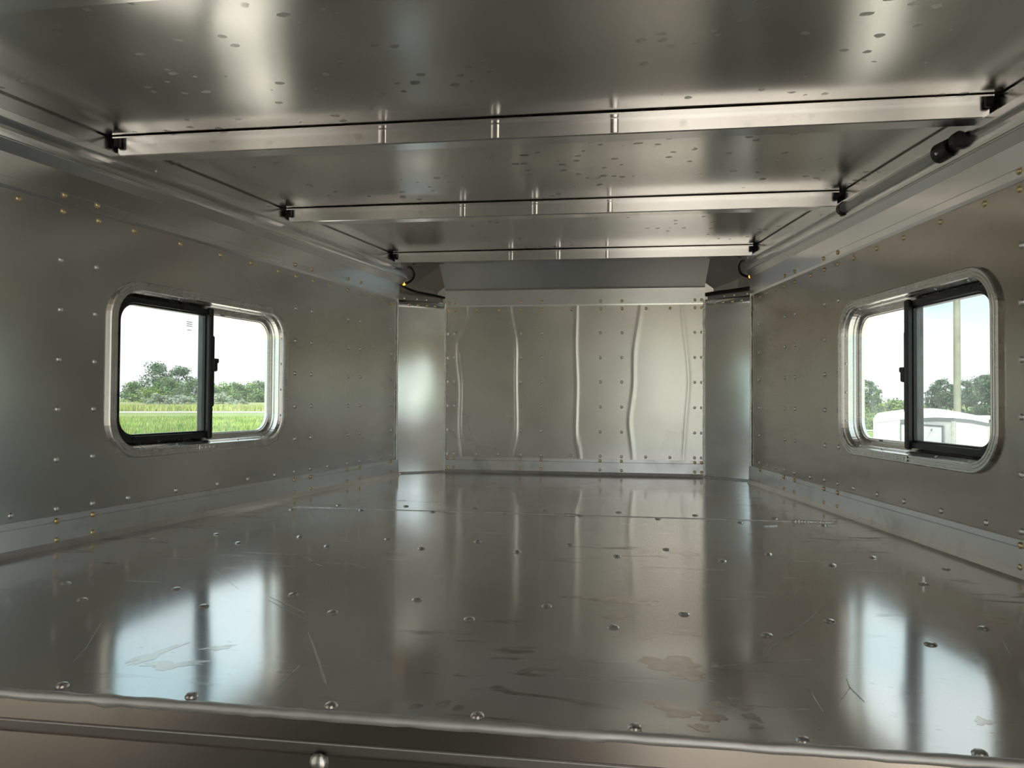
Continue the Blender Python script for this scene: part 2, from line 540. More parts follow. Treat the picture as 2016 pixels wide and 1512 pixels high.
# nose wall with its shallow vertical creases
NX, NZ = 560, 28
def crease_depth(x, z):
    d = 0.0
    for (pts, amp, w) in CREASES:
        zs = [p[1] for p in pts]; xs = [p[0] for p in pts]
        xc = np.interp(z, zs, xs)
        d += amp * math.exp(-((x - xc) / w) ** 2)
    return d
def bpx(px, py):
    p = on_back(px, py)
    return (p[0], p[2])
CREASES = []
for line, amp, w in (
        ([(912, 900), (905, 845), (908, 760), (900, 690), (925, 620)], 0.0015, 0.0075),
        ([(1005, 897), (1017, 850), (1015, 750), (1016, 680), (1003, 610)], 0.0013, 0.0070),
        ([(1143, 898), (1133, 860), (1136, 760), (1133, 680), (1135, 610)], 0.0009, 0.0065),
        ([(1247, 900), (1238, 830), (1248, 760), (1248, 690), (1262, 610)], 0.0007, 0.0075),
        ([(1345, 905), (1350, 830), (1357, 750), (1352, 690), (1342, 610)], 0.0007, 0.0075)):
    CREASES.append(([bpx(*p) for p in line], amp, w))
V, F = [], []
for j in range(NZ + 1):
    z = -0.05 + (ZR + 0.09 + 0.05) * j / NZ
    for i in range(NX + 1):
        x = -0.60 + 1.20 * i / NX
        fade = min(1, max(0, (z - 0.05) / 0.05)) * min(1, max(0, (ZR + 0.02 - z) / 0.05))
        y = YB - crease_depth(x, z) * (0.35 + 0.65 * fade) + 0.0012 * math.sin(x * 9 + 1.0) * fade
        V.append((x, y, z))
for j in range(NZ):
    for i in range(NX):
        a = j * (NX + 1) + i
        F.append((a, a + 1, a + NX + 2, a + NX + 1))
wall_B = link(bpy.data.objects.new('wall_back', new_mesh('wall_back', V, F, M['back'], True)))
tag(wall_B, 'buckled aluminium nose panel with vertical creases between the corner posts', 'wall', kind='structure')

# main compartment behind the raised deck
def boxes(name, mat, lst, label, cat):
    mb = MB()
    for (a, b) in lst:
        c = [(p + q_) / 2 for p, q_ in zip(a, b)]
        mb.box(c, b[0] - a[0], b[1] - a[1], b[2] - a[2])
    return tag(mb.build(name, mat), label, cat, kind='structure')
ZT_ = ZC + 0.03
boxes('wall_main_left', M['wall'], [((-XS - 0.034, YREAR, ZFLOOR - 0.05), (-XS, YF, ZT_))],
      'plain aluminium side wall of the main compartment on the meadow side', 'wall')
boxes('wall_main_right', M['wall'], [((XS, YREAR, ZFLOOR - 0.05), (XS + 0.034, -1.25, ZT_)), ((XS, -0.45, ZFLOOR - 0.05), (XS + 0.034, YF, ZT_)),
                                     ((XS, -1.25, 0.70), (XS + 0.034, -0.45, ZT_))],
      'aluminium side wall of the main compartment with an open side doorway', 'wall')
boxes('wall_rear', M['wall'], [((-XS - 0.03, YREAR - 0.034, ZFLOOR - 0.05), (0.22, YREAR, 0.76)), ((-XS - 0.03, YREAR - 0.034, 0.76), (XS + 0.03, YREAR, ZT_)),
                               ((0.94, YREAR - 0.034, ZFLOOR - 0.05), (XS + 0.03, YREAR, 0.76))],
      'aluminium rear wall of the main compartment with one open doorway', 'wall')
boxes('floor_main', M['mat'], [((-XS - 0.03, YREAR - 0.03, ZFLOOR - 0.06), (XS + 0.03, YF + 0.02, ZFLOOR))],
      'tan plank lower floor behind the raised deck', 'floor')

# ------------------------------------------------------------------ deck floor
def deck_x(key, y, extra=0.0):
    return SIDE[key]['s'] * (SIDE[key]['x0'] + (YB - y) * math.tan(SIDE[key]['a']) + extra)
def deck_slab(name, ya, yb_, z0, z1, mat, parent=None, extra=0.01):
    V = []
    for z in (z0, z1):
        V += [(deck_x('L', ya, extra), ya, z), (deck_x('R', ya, extra), ya, z), (deck_x('R', yb_, extra), yb_, z), (deck_x('L', yb_, extra), yb_, z)]
    F = [(3, 2, 1, 0), (4, 5, 6, 7), (0, 1, 5, 4), (1, 2, 6, 5), (2, 3, 7, 6), (3, 0, 4, 7)]
    return link(bpy.data.objects.new(name, new_mesh(name, V, F, mat)), parent)
YSEAM = 1.9958
floor = deck_slab('floor', YF + 0.004, YB + 0.03, -0.040, -0.006, M['dark_metal'])
tag(floor, 'satin aluminium raised deck with rows of rivets and a welded cross seam', 'floor', kind='structure')
deck_slab('deck_sheet', YF + 0.001, YSEAM - 0.0010, -0.006, 0.0, M['floor'], floor)
deck_slab('deck_sheet', YSEAM + 0.0010, YB + 0.02, -0.006, 0.0, M['floor'], floor)
for px, py in [(666, 995), (711, 1004.5), (799.4, 997), (852, 1008), (936, 1000), (994.6, 1011.6), (1074, 1004.5), (1141.7, 1015.5),
               (1217.6, 1009), (1295.5, 1022), (1368.5, 1015), (1457.7, 1029), (1526, 1021.4), (1623, 1034.6), (573, 1003), (1630, 1003),
               (300, 1061.6), (426, 1052), (469.6, 1069), (591, 1057), (645, 1075.6), (763.7, 1061.6), (830, 1080), (940, 1066.7), (1018.8, 1087),
               (1121.4, 1073), (1215, 1095.5), (1312, 1082), (1422, 1104.8), (1512, 1091), (1638.4, 1113), (1719, 1098), (1862, 1120.6),
               (129.5, 1149), (162, 1181), (347.5, 1160), (401, 1194), (577, 1171), (655, 1206), (821, 1181), (924, 1219), (1076.3, 1193.6),
               (1207.7, 1235), (1347, 1209.6), (1510, 1251), (1632.7, 1223), (1832, 1268.8), (1936, 1237.5), (1818.6, 1149.8)]:
    rivet('deck', on_floor(px, py), (0, 0, 1), floor)
for px, py in [(123, 1350.5), (377.4, 1371), (652, 1390), (940, 1410.4), (1250, 1434), (1581.6, 1459), (1929, 1485)]:
    rivet('edge', on_floor(px, py), (0, 0, 1), floor)
# upright bolt left in the deck
p = on_floor(1818.6, 1150)
bo = MB()
bo.tube([p + (0, 0, 0.003), p + (0, 0, 0.012)], [0.0025, 0.0022], 8)
bo.build('bolt_stud', M['rivet'], floor)
# smudges, wet prints and scratches seen on the deck
def smudge(px, py, rx, ry, rot, seed, rough_edge=0.25):
    r_ = np.random.default_rng(seed)
    ph = r_.uniform(0, 6.28, 4)
    pts = []
    for i in range(28):
        a = 2 * math.pi * i / 28
        k_ = 1 + rough_edge * (0.5 * math.sin(3 * a + ph[0]) + 0.35 * math.sin(5 * a + ph[1]) + 0.3 * math.sin(9 * a + ph[2]))
        u, v = rx * k_ * math.cos(a), ry * k_ * math.sin(a)
        c_, s_ = math.cos(rot), math.sin(rot)
        pts.append(on_floor(px + u * c_ - v * s_, py + u * s_ + v * c_, 0.00012))
    V_ = pts + [on_floor(px, py, 0.00015)]
    me = new_mesh('smudge', V_, [(i, (i + 1) % 28, 28) for i in range(28)], M['smudge'])
    return link(bpy.data.objects.new('smudge', me), floor)
for i, a in enumerate(((1210, 1181, 80, 6, 0.06, 0.5), (1345, 1246, 32, 5, 0.05, 0.6), (1325, 1310, 58, 18, 0.15, 0.4), (1360, 1330, 30, 8, 0.1, 0.4), (818, 1390.5, 14, 5, -0.15, 0.2), (873, 1385.5, 16, 6, -0.2, 0.2),
                       (902, 1394, 12, 6, -0.15, 0.2), (1300, 1388, 26, 8, 0.3, 0.5), (1335, 1402, 34, 10, 0.2, 0.5), (1400, 1408, 26, 12, 0.35, 0.5), (1378, 1432, 20, 7, 0.2, 0.4), (1410, 1386, 18, 5, 0.15, 0.4),
                       (1462, 1392, 20, 5, 0.2, 0.4), (1482, 1412, 20, 6, 0.3, 0.5), (1488, 1430, 14, 5, 0.2, 0.4), (1408, 1309, 8, 5, 0.1, 0.3), (1272, 1255, 12, 3, 0, 0.4), (1210, 1214, 26, 5, 0, 0.5),
                       (1935, 1420, 18, 7, 0.2, 0.4), (1960, 1218, 26, 6, 0.3, 0.4), (300, 1290, 56, 6, -0.35, 0.6), (340, 1308, 60, 7, -0.05, 0.6), (430, 1275, 30, 4, -0.1, 0.5), (1350, 1090, 30, 3, 0.08, 0.5))):
    smudge(*a[:5], seed=40 + i, rough_edge=a[5])
def scratch(pts, w):
    P_ = [on_floor(x, y, 0.0002) for x, y in pts]
    V_, F_ = [], []
    for i, p_ in enumerate(P_):
        t_ = P_[min(i + 1, len(P_) - 1)] - P_[max(i - 1, 0)]
        n_ = np.array([-t_[1], t_[0], 0]); n_ /= np.linalg.norm(n_)
        ww = w * (0.3 if i in (0, len(P_) - 1) else 1.0)
        V_ += [p_ - n_ * ww, p_ + n_ * ww]
    F_ = [(2 * i, 2 * i + 2, 2 * i + 3, 2 * i + 1) for i in range(len(P_) - 1)]
    return link(bpy.data.objects.new('scratch', new_mesh('scratch', V_, F_, M['scratch'])), floor)
for pts, w in (([(607, 1245), (618, 1275), (630, 1310), (640, 1342), (643, 1350)], 0.0016), ([(528, 1174), (560, 1188), (600, 1206)], 0.0007), ([(528, 1181), (562, 1199), (600, 1218)], 0.0007),
               ([(672, 1102), (700, 1112), (722, 1119)], 0.0006), ([(602, 1096), (614, 1104)], 0.0012), ([(622, 1110), (634, 1114)], 0.0012), ([(1612, 1202), (1590, 1222), (1560, 1245), (1518, 1275), (1505, 1300)], 0.0006),
               ([(1666, 1335), (1672, 1352), (1690, 1370), (1702, 1382)], 0.0008), ([(1675, 1352), (1654, 1380)], 0.0006), ([(1594, 1352), (1604, 1375), (1620, 1401)], 0.0008), ([(1400, 1312), (1500, 1304), (1600, 1299)], 0.0004),
               ([(1656, 1110), (1684, 1108)], 0.0007), ([(200, 1225), (170, 1275), (145, 1302)], 0.0005), ([(590, 1310), (560, 1338), (548, 1352)], 0.0006), ([(1975, 1262), (1990, 1290)], 0.0008), ([(420, 1120), (470, 1160)], 0.0004)):
    scratch(pts, w)
# weld beads along the seam
def weld(name, pa, pb, r, parent):
    pa, pb = np.asarray(pa), np.asarray(pb)
    n = max(6, int(np.linalg.norm(pb - pa) / (r * 0.55)))
    pts, rr = [], []
    for i in range(n + 1):
        pts.append(pa + (pb - pa) * i / n + np.array([0, rng.normal(0, r * 0.12), rng.normal(0, r * 0.06)]))
        rr.append(r * (0.75 + 0.3 * (i % 3 == 0) + rng.uniform(-0.1, 0.1)))
    rr[0] = rr[-1] = r * 0.3
    mb = MB(); mb.tube(pts, rr, 8)
    return mb.build(name, M['weld'], parent)
for (a, b, r) in (((575, 998.5), (665, 1001), 0.0034), ((1108, 1013.2), (1140, 1014.2), 0.0040), ((1560, 1027.4), (1648, 1030), 0.0044),
                  ((665, 1001), (1108, 1013.2), 0.0016), ((1140, 1014.2), (1560, 1027.4), 0.0018)):
    P, Q = on_floor(*a), on_floor(*b)
    P[1] = Q[1] = YSEAM
    weld('weld_bead', P, Q, r, floor)
P, Q = on_floor(1502, 1036.5), on_floor(1531, 1036)
weld('weld_bead', P, Q, 0.0032, floor)

# front face below the deck edge
fl = tag(empty('wall_front', (0, YF, 0)), 'upright aluminium face dropping from the front edge of the deck', 'wall', kind='structure')
mb = MB(); mb.box((0, 0.006, -0.62), 2 * XS, 0.012, 1.16)
mb.build('face_sheet', M['wall_R'], fl)
mb = MB(); mb.box((0, -0.0005, -0.014), 2 * XS, 0.003, 0.024, bev=0.0008)
mb.build('edge_angle', M['wall_R'], fl)
mb = MB(); mb.tube([(x, -0.0022, -0.0275) for x in np.linspace(-XS, XS, 40)], 0.0007, 6)
mb.build('sealant_line', M['caulk'], fl)
pts, rr = [], []
for i, x in enumerate(np.linspace(-XS, XS, 130)):
    pts.append((x, -0.0005 + rng.normal(0, 0.0003), -0.0015 + rng.normal(0, 0.0002)))
    rr.append(0.0052 + rng.normal(0, 0.0003))
for xk in (-0.288, 0.198):
    for i, q in enumerate(pts):
        rr[i] += 0.0022 * math.exp(-((q[0] - xk) / 0.007) ** 2)
mb = MB(); mb.tube(pts, rr, 10)
mb.build('edge_bead', M['caulk'], fl)
p = on_plane(628, 1501.5, (0, YF, 0), np.array([0, 1.0, 0]))
o = rivet('big', p - np.array([0, YF, 0]), (0, -1, 0), fl)
rivet('big', p - np.array([0, YF, 0]) + np.array([0.52, 0, 0]), (0, -1, 0), fl)
rivet('big', p - np.array([0, YF, 0]) - np.array([0.52, 0, 0]), (0, -1, 0), fl)

# ------------------------------------------------------------------ roof sheet, slightly pillowed between the bows
BOWY = [0.910 - 0.632 * k for k in (5, 4, 3, 2, 1)] + [0.910, 1.535, 2.168, 2.864]      # far lower edges of the bows
def roof_z(x, y):
    yy = BOWY + [3.3]
    z = 0.0
    for a, b in zip([-3.2] + BOWY, yy):
        if a <= y < b:
            f = (y - a) / (b - a)
            hw = XS if y < YF else XL + (YB - y) * math.tan(AL)
            wide = max(0.0, 1 - (abs(x) / hw) ** 4)
            z = 0.008 * math.sin(math.pi * f) ** 2 * wide
            z += (0.0016 * math.sin(x * 5.1 + a * 7) + 0.0012 * math.sin(x * 2.3 + y * 6.0 + a)) * math.sin(math.pi * f) * wide
    return ZC + z
V, F = [], []
ys = np.arange(YREAR - 0.02, 3.06, 0.030)
xs = np.linspace(-1.06, 1.06, 60)
for y in ys:
    for x in xs:
        V.append((x, y, roof_z(x, y)))
n = len(xs)
for j in range(len(ys) - 1):
    for i in range(n - 1):
        a = j * n + i
        F.append((a, a + n, a + n + 1, a + 1))
ceil = link(bpy.data.objects.new('ceiling', new_mesh('ceiling', V, F, M['ceil'], True)))
tag(ceil, 'glossy water-spotted aluminium roof sheet above the roof bows', 'ceiling', kind='structure')

# ------------------------------------------------------------------ extrusions along the side walls
def extrude_wall(key, prof, ya, yb_, name, mat, parent=None):
    mb = MB()
    rings = [[W(key, y, z, t) for (t, z) in prof] for y in (ya, yb_)]
    mb.loft(rings, closed=True, caps=True)
    return mb.build(name, mat, parent, normals=True)
BASE_PROF = [(-0.002, ZB), (0.0050, ZB), (0.0055, 0.0525), (0.0045, 0.0515), (0.0062, 0.050), (0.0068, 0.012), (0.011, 0.004), (0.014, -0.001), (-0.002, -0.001)]
RAIL_FLANGE = [(-0.002, ZR), (0.0022, ZR), (0.0056, 0.6885), (0.0038, 0.6893), (0.0038, 0.7050), (0.0046, 0.7056), (0.0046, 0.752), (-0.002, 0.752)]
RAIL_BODY = [(-0.002, 0.748), (0.0046, 0.7485), (0.0175, 0.766), (0.0195, 0.7682), (0.0195, 0.7692), (0.0225, 0.7705), (0.0240, 0.7760), (0.0246, 0.7830), (0.0240, 0.7905), (0.0222, 0.7985), (0.0192, 0.8050), (0.0188, 0.8062), (0.0225, 0.8065), (0.0228, 0.8185), (0.0205, 0.8200),
             (0.012, 0.8205), (0.011, ZC - 0.003), (-0.002, ZC - 0.003)]
base_L = tag(extrude_wall('L', BASE_PROF, YF, YPOST + 0.012, 'baseboard_left', M['base']), 'extruded aluminium base rail under the meadow window wall', 'base rail', kind='structure')
base_R = tag(extrude_wall('R', BASE_PROF, YF, YPOST + 0.012, 'baseboard_right', M['base']), 'grimy extruded aluminium base rail under the white trailer window wall', 'base rail', kind='structure')
rail = {}
for key, nm, side in (('L', 'trim_1', 'meadow'), ('R', 'trim_2', 'white trailer')):
    e = tag(empty(nm, (0, 0, 0)), 'extruded aluminium top rail running above the %s window' % side, 'rail', kind='structure')
    extrude_wall(key, RAIL_FLANGE, YF - 0.02, YPOST + 0.008, 'rail_flange', M['rail'], e)
    extrude_wall(key, RAIL_BODY, YF - 0.02, 2.925 if key == 'L' else 2.885, 'rail_body', M['rail'], e)
    rail[key] = e
    for y in (0.95, 1.60, 2.22, 2.86):
        rivet('small', W(key, y, 0.813, 0.0222), SIDE[key]['n'], e, 'screw')
# nose base rail and sloping cove
mb = MB()
rings = [[(x, YB - t, z) for (t, z) in BASE_PROF] for x in (-XP - 0.02, XP + 0.02)]
mb.loft(rings, closed=True, caps=True)
base_B = tag(mb.build('baseboard_back', M['base'], normals=True), 'extruded aluminium base rail along the foot of the nose panel', 'base rail', kind='structure')
COVE = [(YB + 0.004, 0.675), (YB - 0.004, 0.675), (YB - 0.0045, 0.6805), (YB - 0.0035, 0.681), (YB - 0.004, 0.741), (YB - 0.007, 0.7455), (YB - 0.006, 0.749)]
for i in range(9):
    f = i / 8
    COVE.append((YB - 0.006 - 0.060 * f, 0.749 + 0.110 * f + 0.003 * math.sin(math.pi * f)))
COVE += [(YB - 0.060, ZC + 0.020), (YB + 0.004, 0.762)]
mb = MB()
rings = [[(sx * (XP + 0.002 + 0.016 * max(0, (z - 0.749) / 0.11)), y, z) for (y, z) in COVE] for sx in (-1, 1)]
mb.loft(rings, closed=True, caps=True)
cove = tag(mb.build('trim_3', M['rail'], normals=True), 'sloping aluminium cove extrusion above the nose panel', 'cove', kind='structure')

# ------------------------------------------------------------------ corner posts and the folded skin above them
def corner(key):
    s = SIDE[key]['s']
    A = np.array([s * 0.685, 2.950, 0.0])
    B = np.array([s * XP, YB - 0.006, 0.0])
    d = (B - A) / np.linalg.norm(B - A)
    nn = np.array([-s * abs(d[1]), -abs(d[0]), 0.0])
    other = 'meadow' if key == 'L' else 'white trailer'
    post = tag(empty('corner_post', tuple((A + B) / 2)), 'bright brushed aluminium panel set diagonally between nose panel and %s window wall' % other, 'corner panel')
    c0 = (A + B) / 2
    NP, NZp = 10, 24
    V, F = [], []
    L = np.linalg.norm(B - A)
    for j in range(NZp + 1):
        z = -0.002 + (0.692 + 0.002) * j / NZp
        for i in range(NP + 1):
            f = i / NP
            bul = 0.0015 * math.sin(math.pi * f) + 0.0006 * math.sin(z * 9 + f * 4)
            V.append(A + d * L * f + nn * bul + np.array([0, 0, z]) - c0)
    m0 = len(V)
    for v in V[:m0]:
        V.append(v - nn * 0.003)
    for j in range(NZp):
        for i in range(NP):
            a = j * (NP + 1) + i
            F.append((a, a + 1, a + NP + 2, a + NP + 1))
            F.append((m0 + a, m0 + a + NP + 1, m0 + a + NP + 2, m0 + a + 1))
    top = NZp * (NP + 1)
    for i in range(NP):
        F.append((top + i, top + i + 1, m0 + top + i + 1, m0 + top + i))
    link(bpy.data.objects.new('post_sheet', new_mesh('post_sheet', V, F, M['post'], True)), post)
    # sealant beads on both edges and the foot
    E0 = W(key, YPOST, 0, 0.0)
    mb = MB(); mb.add([E0 - c0, A - c0, A - c0 + np.array([0, 0, 0.692]), E0 - c0 + np.array([0, 0, 0.692])], [(0, 1, 2, 3)])
    mb.build('return_flange', M['post'], post)
    for P in (W(key, YPOST, 0, 0.002), B):
        mb = MB()
        mb.tube([P + nn * 0.002 + np.array([0, 0, z]) - c0 + np.array([rng.normal(0, 0.0005), 0, 0]) for z in np.linspace(0, 0.69, 24)], 0.0036, 8)
        mb.build('edge_bead', M['frame'], post)
    mb = MB(); mb.tube([A - d * 0.012 + nn * 0.010 - c0 + (0, 0, 0.002)] + [A + d * L * f + nn * (0.004 + 0.0015 * math.sin(math.pi * f)) - c0 + np.array([0, 0, 0.002]) for f in np.linspace(0, 1, 14)]
            + [B + d * 0.03 + nn * 0.012 - c0 + (0, 0, 0.002)], 0.0036, 8)
    mb.build('foot_bead', M['weld'], post)
    for f in (0.24, 0.42, 0.61, 0.78):
        rivet('back_gold', A + d * L * f + nn * (0.0018 * math.sin(math.pi * f)) + np.array([0, 0, 0.675]) - c0, nn, post)
    # folded outer skin behind the gap
    bk = nn * -0.014
    P1 = A - d * 0.06 - nn * 0.034 + np.array([0, 0, 0.66])
    P2 = np.array([s * (XP - 0.03), YB + 0.030, 0.66])
    P3 = A - d * 0.06 - nn * 0.016 + np.array([0, 0, ZC + 0.012])
    P4 = np.array([s * (XP - 0.03), YB - 0.040, ZC + 0.012])
    P5 = (P1 + P2) / 2 + bk; P5[2] = 0.66
    P6 = (P1 * 0.55 + P2 * 0.45) + bk * 1.0; P6[2] = 0.765
    P2t = P2 + np.array([0, 0.004, 0.055])
    P1t = P1 + np.array([0, 0, 0.12])
    mb = MB()
    mb.add([P1, P5, P2, P2t, P6, P1t, P3, P4], [(0, 1, 4, 5), (1, 2, 3, 4), (5, 4, 6), (4, 3, 7), (4, 7, 6)])
    cap = tag(mb.build('trim_%d' % (4 if key == 'L' else 5), M['dark_metal']), 'dull folded roof corner skin above the corner panel beside the %s window wall' % other, 'corner skin', kind='structure')
    # riveted strip seen through the gap
    S1, S2 = A - nn * 0.006 + np.array([0, 0, 0.702]), B - nn * 0.006 + np.array([0, 0, 0.700])
    mb = MB(); dd = (S2 - S1) / np.linalg.norm(S2 - S1)
    mb.box((S1 + S2) / 2 - nn * 0.008, np.linalg.norm(S2 - S1), 0.004, 0.030, dd, nn, (0, 0, 1))
    mb.build('lap_strip', M['dark_metal'], cap)
    for f in (0.16, 0.42, 0.62):
        rivet('small', S1 + (S2 - S1) * f - nn * 0.006, nn, cap)
    return A, B, d, nn
cornL = corner('L')
cornR = corner('R')

# ------------------------------------------------------------------ rivets on walls, from the photograph
def wall_rivets(key, lst, kind, parent, t=0.0):
    for px, py in lst:
        rivet(kind, on_wall(key, px, py, t), SIDE[key]['n'], parent)
cols_L = [(120, 511.6), (119, 609.5), (115.6, 707.6), (113, 805.5), (110.6, 904.7), (110.6, 1002), (190.5, 526.7), (188, 618.5), (186.5, 712), (184, 805), (182, 898), (182, 991),
          (20.6, 1015.6), (252, 980), (346.6, 965), (428, 953), (488, 943),
          (583, 607), (582, 671), (581, 735), (580.5, 800), (580, 864), (614.5, 613.6), (614, 675), (613, 737), (613, 799), (611.5, 861),
          (686, 629), (686, 685), (686, 742), (685, 799), (685, 856), (709.5, 633), (709.5, 687), (709.5, 742), (709, 798), (708, 853),
          (541, 935), (579.5, 928), (611.6, 923), (645, 918), (683.6, 912), (708, 908), (728.6, 904.5), (750.6, 901),
          (770, 647), (770, 697), (770, 746.5), (769.5, 797), (769, 847), (769, 897)]
wall_rivets('L', cols_L, 'std', wall_L)
wall_rivets('L', [(35.7, 391), (124, 416), (194, 435), (264, 454.5), (355, 480), (434, 502), (494.4, 518), (548, 534), (583, 544), (617, 553), (649, 562),
                  (685, 571), (710, 578), (730, 584), (752, 590), (772, 597)], 'gold', wall_L)
wall_rivets('L', [(127, 384), (192, 404), (582, 521), (615, 530.5), (686, 549), (711, 556)], 'gold', rail['L'], 0.0046)
wall_rivets('L', [(111, 1026), (111, 1063), (182.5, 1013), (182, 1048), (579.5, 944.6), (579.5, 969), (611.6, 938.7), (611.5, 961.6), (683.6, 925), (683, 947.6),
                  (708, 921), (707.7, 942), (769, 909), (769, 929)], 'gold', base_L, 0.006)
cols_R = []
for x, ys_ in ((1545, (623.5, 683, 744, 804.5, 865)), (1565, (618, 679.4, 742.6, 805, 868)), (1624, (599, 668.6, 737, 807, 877)), (1651, (591.5, 663.5, 735, 808, 880)),
               (2011, (483, 595, 708, 821, 935)), (1495, (639, 694, 748, 803, 857, 911))):
    cols_R += [(x, y) for y in ys_]
cols_R += [(1510.5, 916), (1527.6, 921), (1544.5, 925), (1564, 931), (1595, 939), (1623, 945), (1649, 952), (1680.5, 961), (1726.8, 973), (1779.7, 987), (1853, 1006), (1941, 1029), (2011, 1046.6)]
wall_rivets('R', cols_R, 'std', wall_R)
wall_rivets('R', [(2007, 373), (1938.5, 401), (1851, 437), (1778.7, 468), (1726, 489), (1680.7, 508), (1649.7, 520), (1623, 531), (1596, 542.5), (1564.5, 555), (1544, 564),
                  (1527, 570), (1510, 577), (1497, 585)], 'gold', wall_R)
wall_rivets('R', [(2006, 337), (1649, 497), (1621, 509), (1564, 534.6), (1544.5, 543)], 'gold', rail['R'], 0.0046)
wall_rivets('R', [(2009, 1074), (2009, 1116.7), (1622, 962.4), (1622.5, 989), (1648.4, 970), (1648.7, 997), (1563.8, 945.5), (1563.8, 969), (1543, 938.7), (1544, 962.5),
                  (1496, 925), (1495, 946)], 'gold', base_R, 0.006)
bx = lambda px: on_back(px, 750)[0]
XC = [883, 894.8, 1025.5, 1066.3, 1182, 1224, 1367.7, 1381]
ZROW = [on_back(1100, y)[2] for y in (656, 704, 752, 800.5, 849)]
def yback(x, z): return YB - crease_depth(x, z) * 0.9 - 0.0004
for i, px in enumerate(XC):
    x = bx(px)
    for z in ZROW: rivet('back', (x, yback(x, z), z), (0, -1, 0), wall_B)
for px in XC + [938, 981.5, 1124, 1271.7, 1319]:
    x = bx(px)
    zt_, zb_ = on_back(1100, 609)[2], 0.0745
    rivet('back_gold', (x, yback(x, zt_), zt_), (0, -1, 0), wall_B)
    rivet('back', (x, yback(x, zb_), zb_), (0, -1, 0), wall_B)
for px in XC:
    x = bx(px)
    rivet('back_gold', (x, YB - 0.0040, 0.692), (0, -1, 0), cove)
    for z in (0.0565, 0.020): rivet('back_gold', (x, YB - 0.0065, z), (0, -1, 0), base_B)

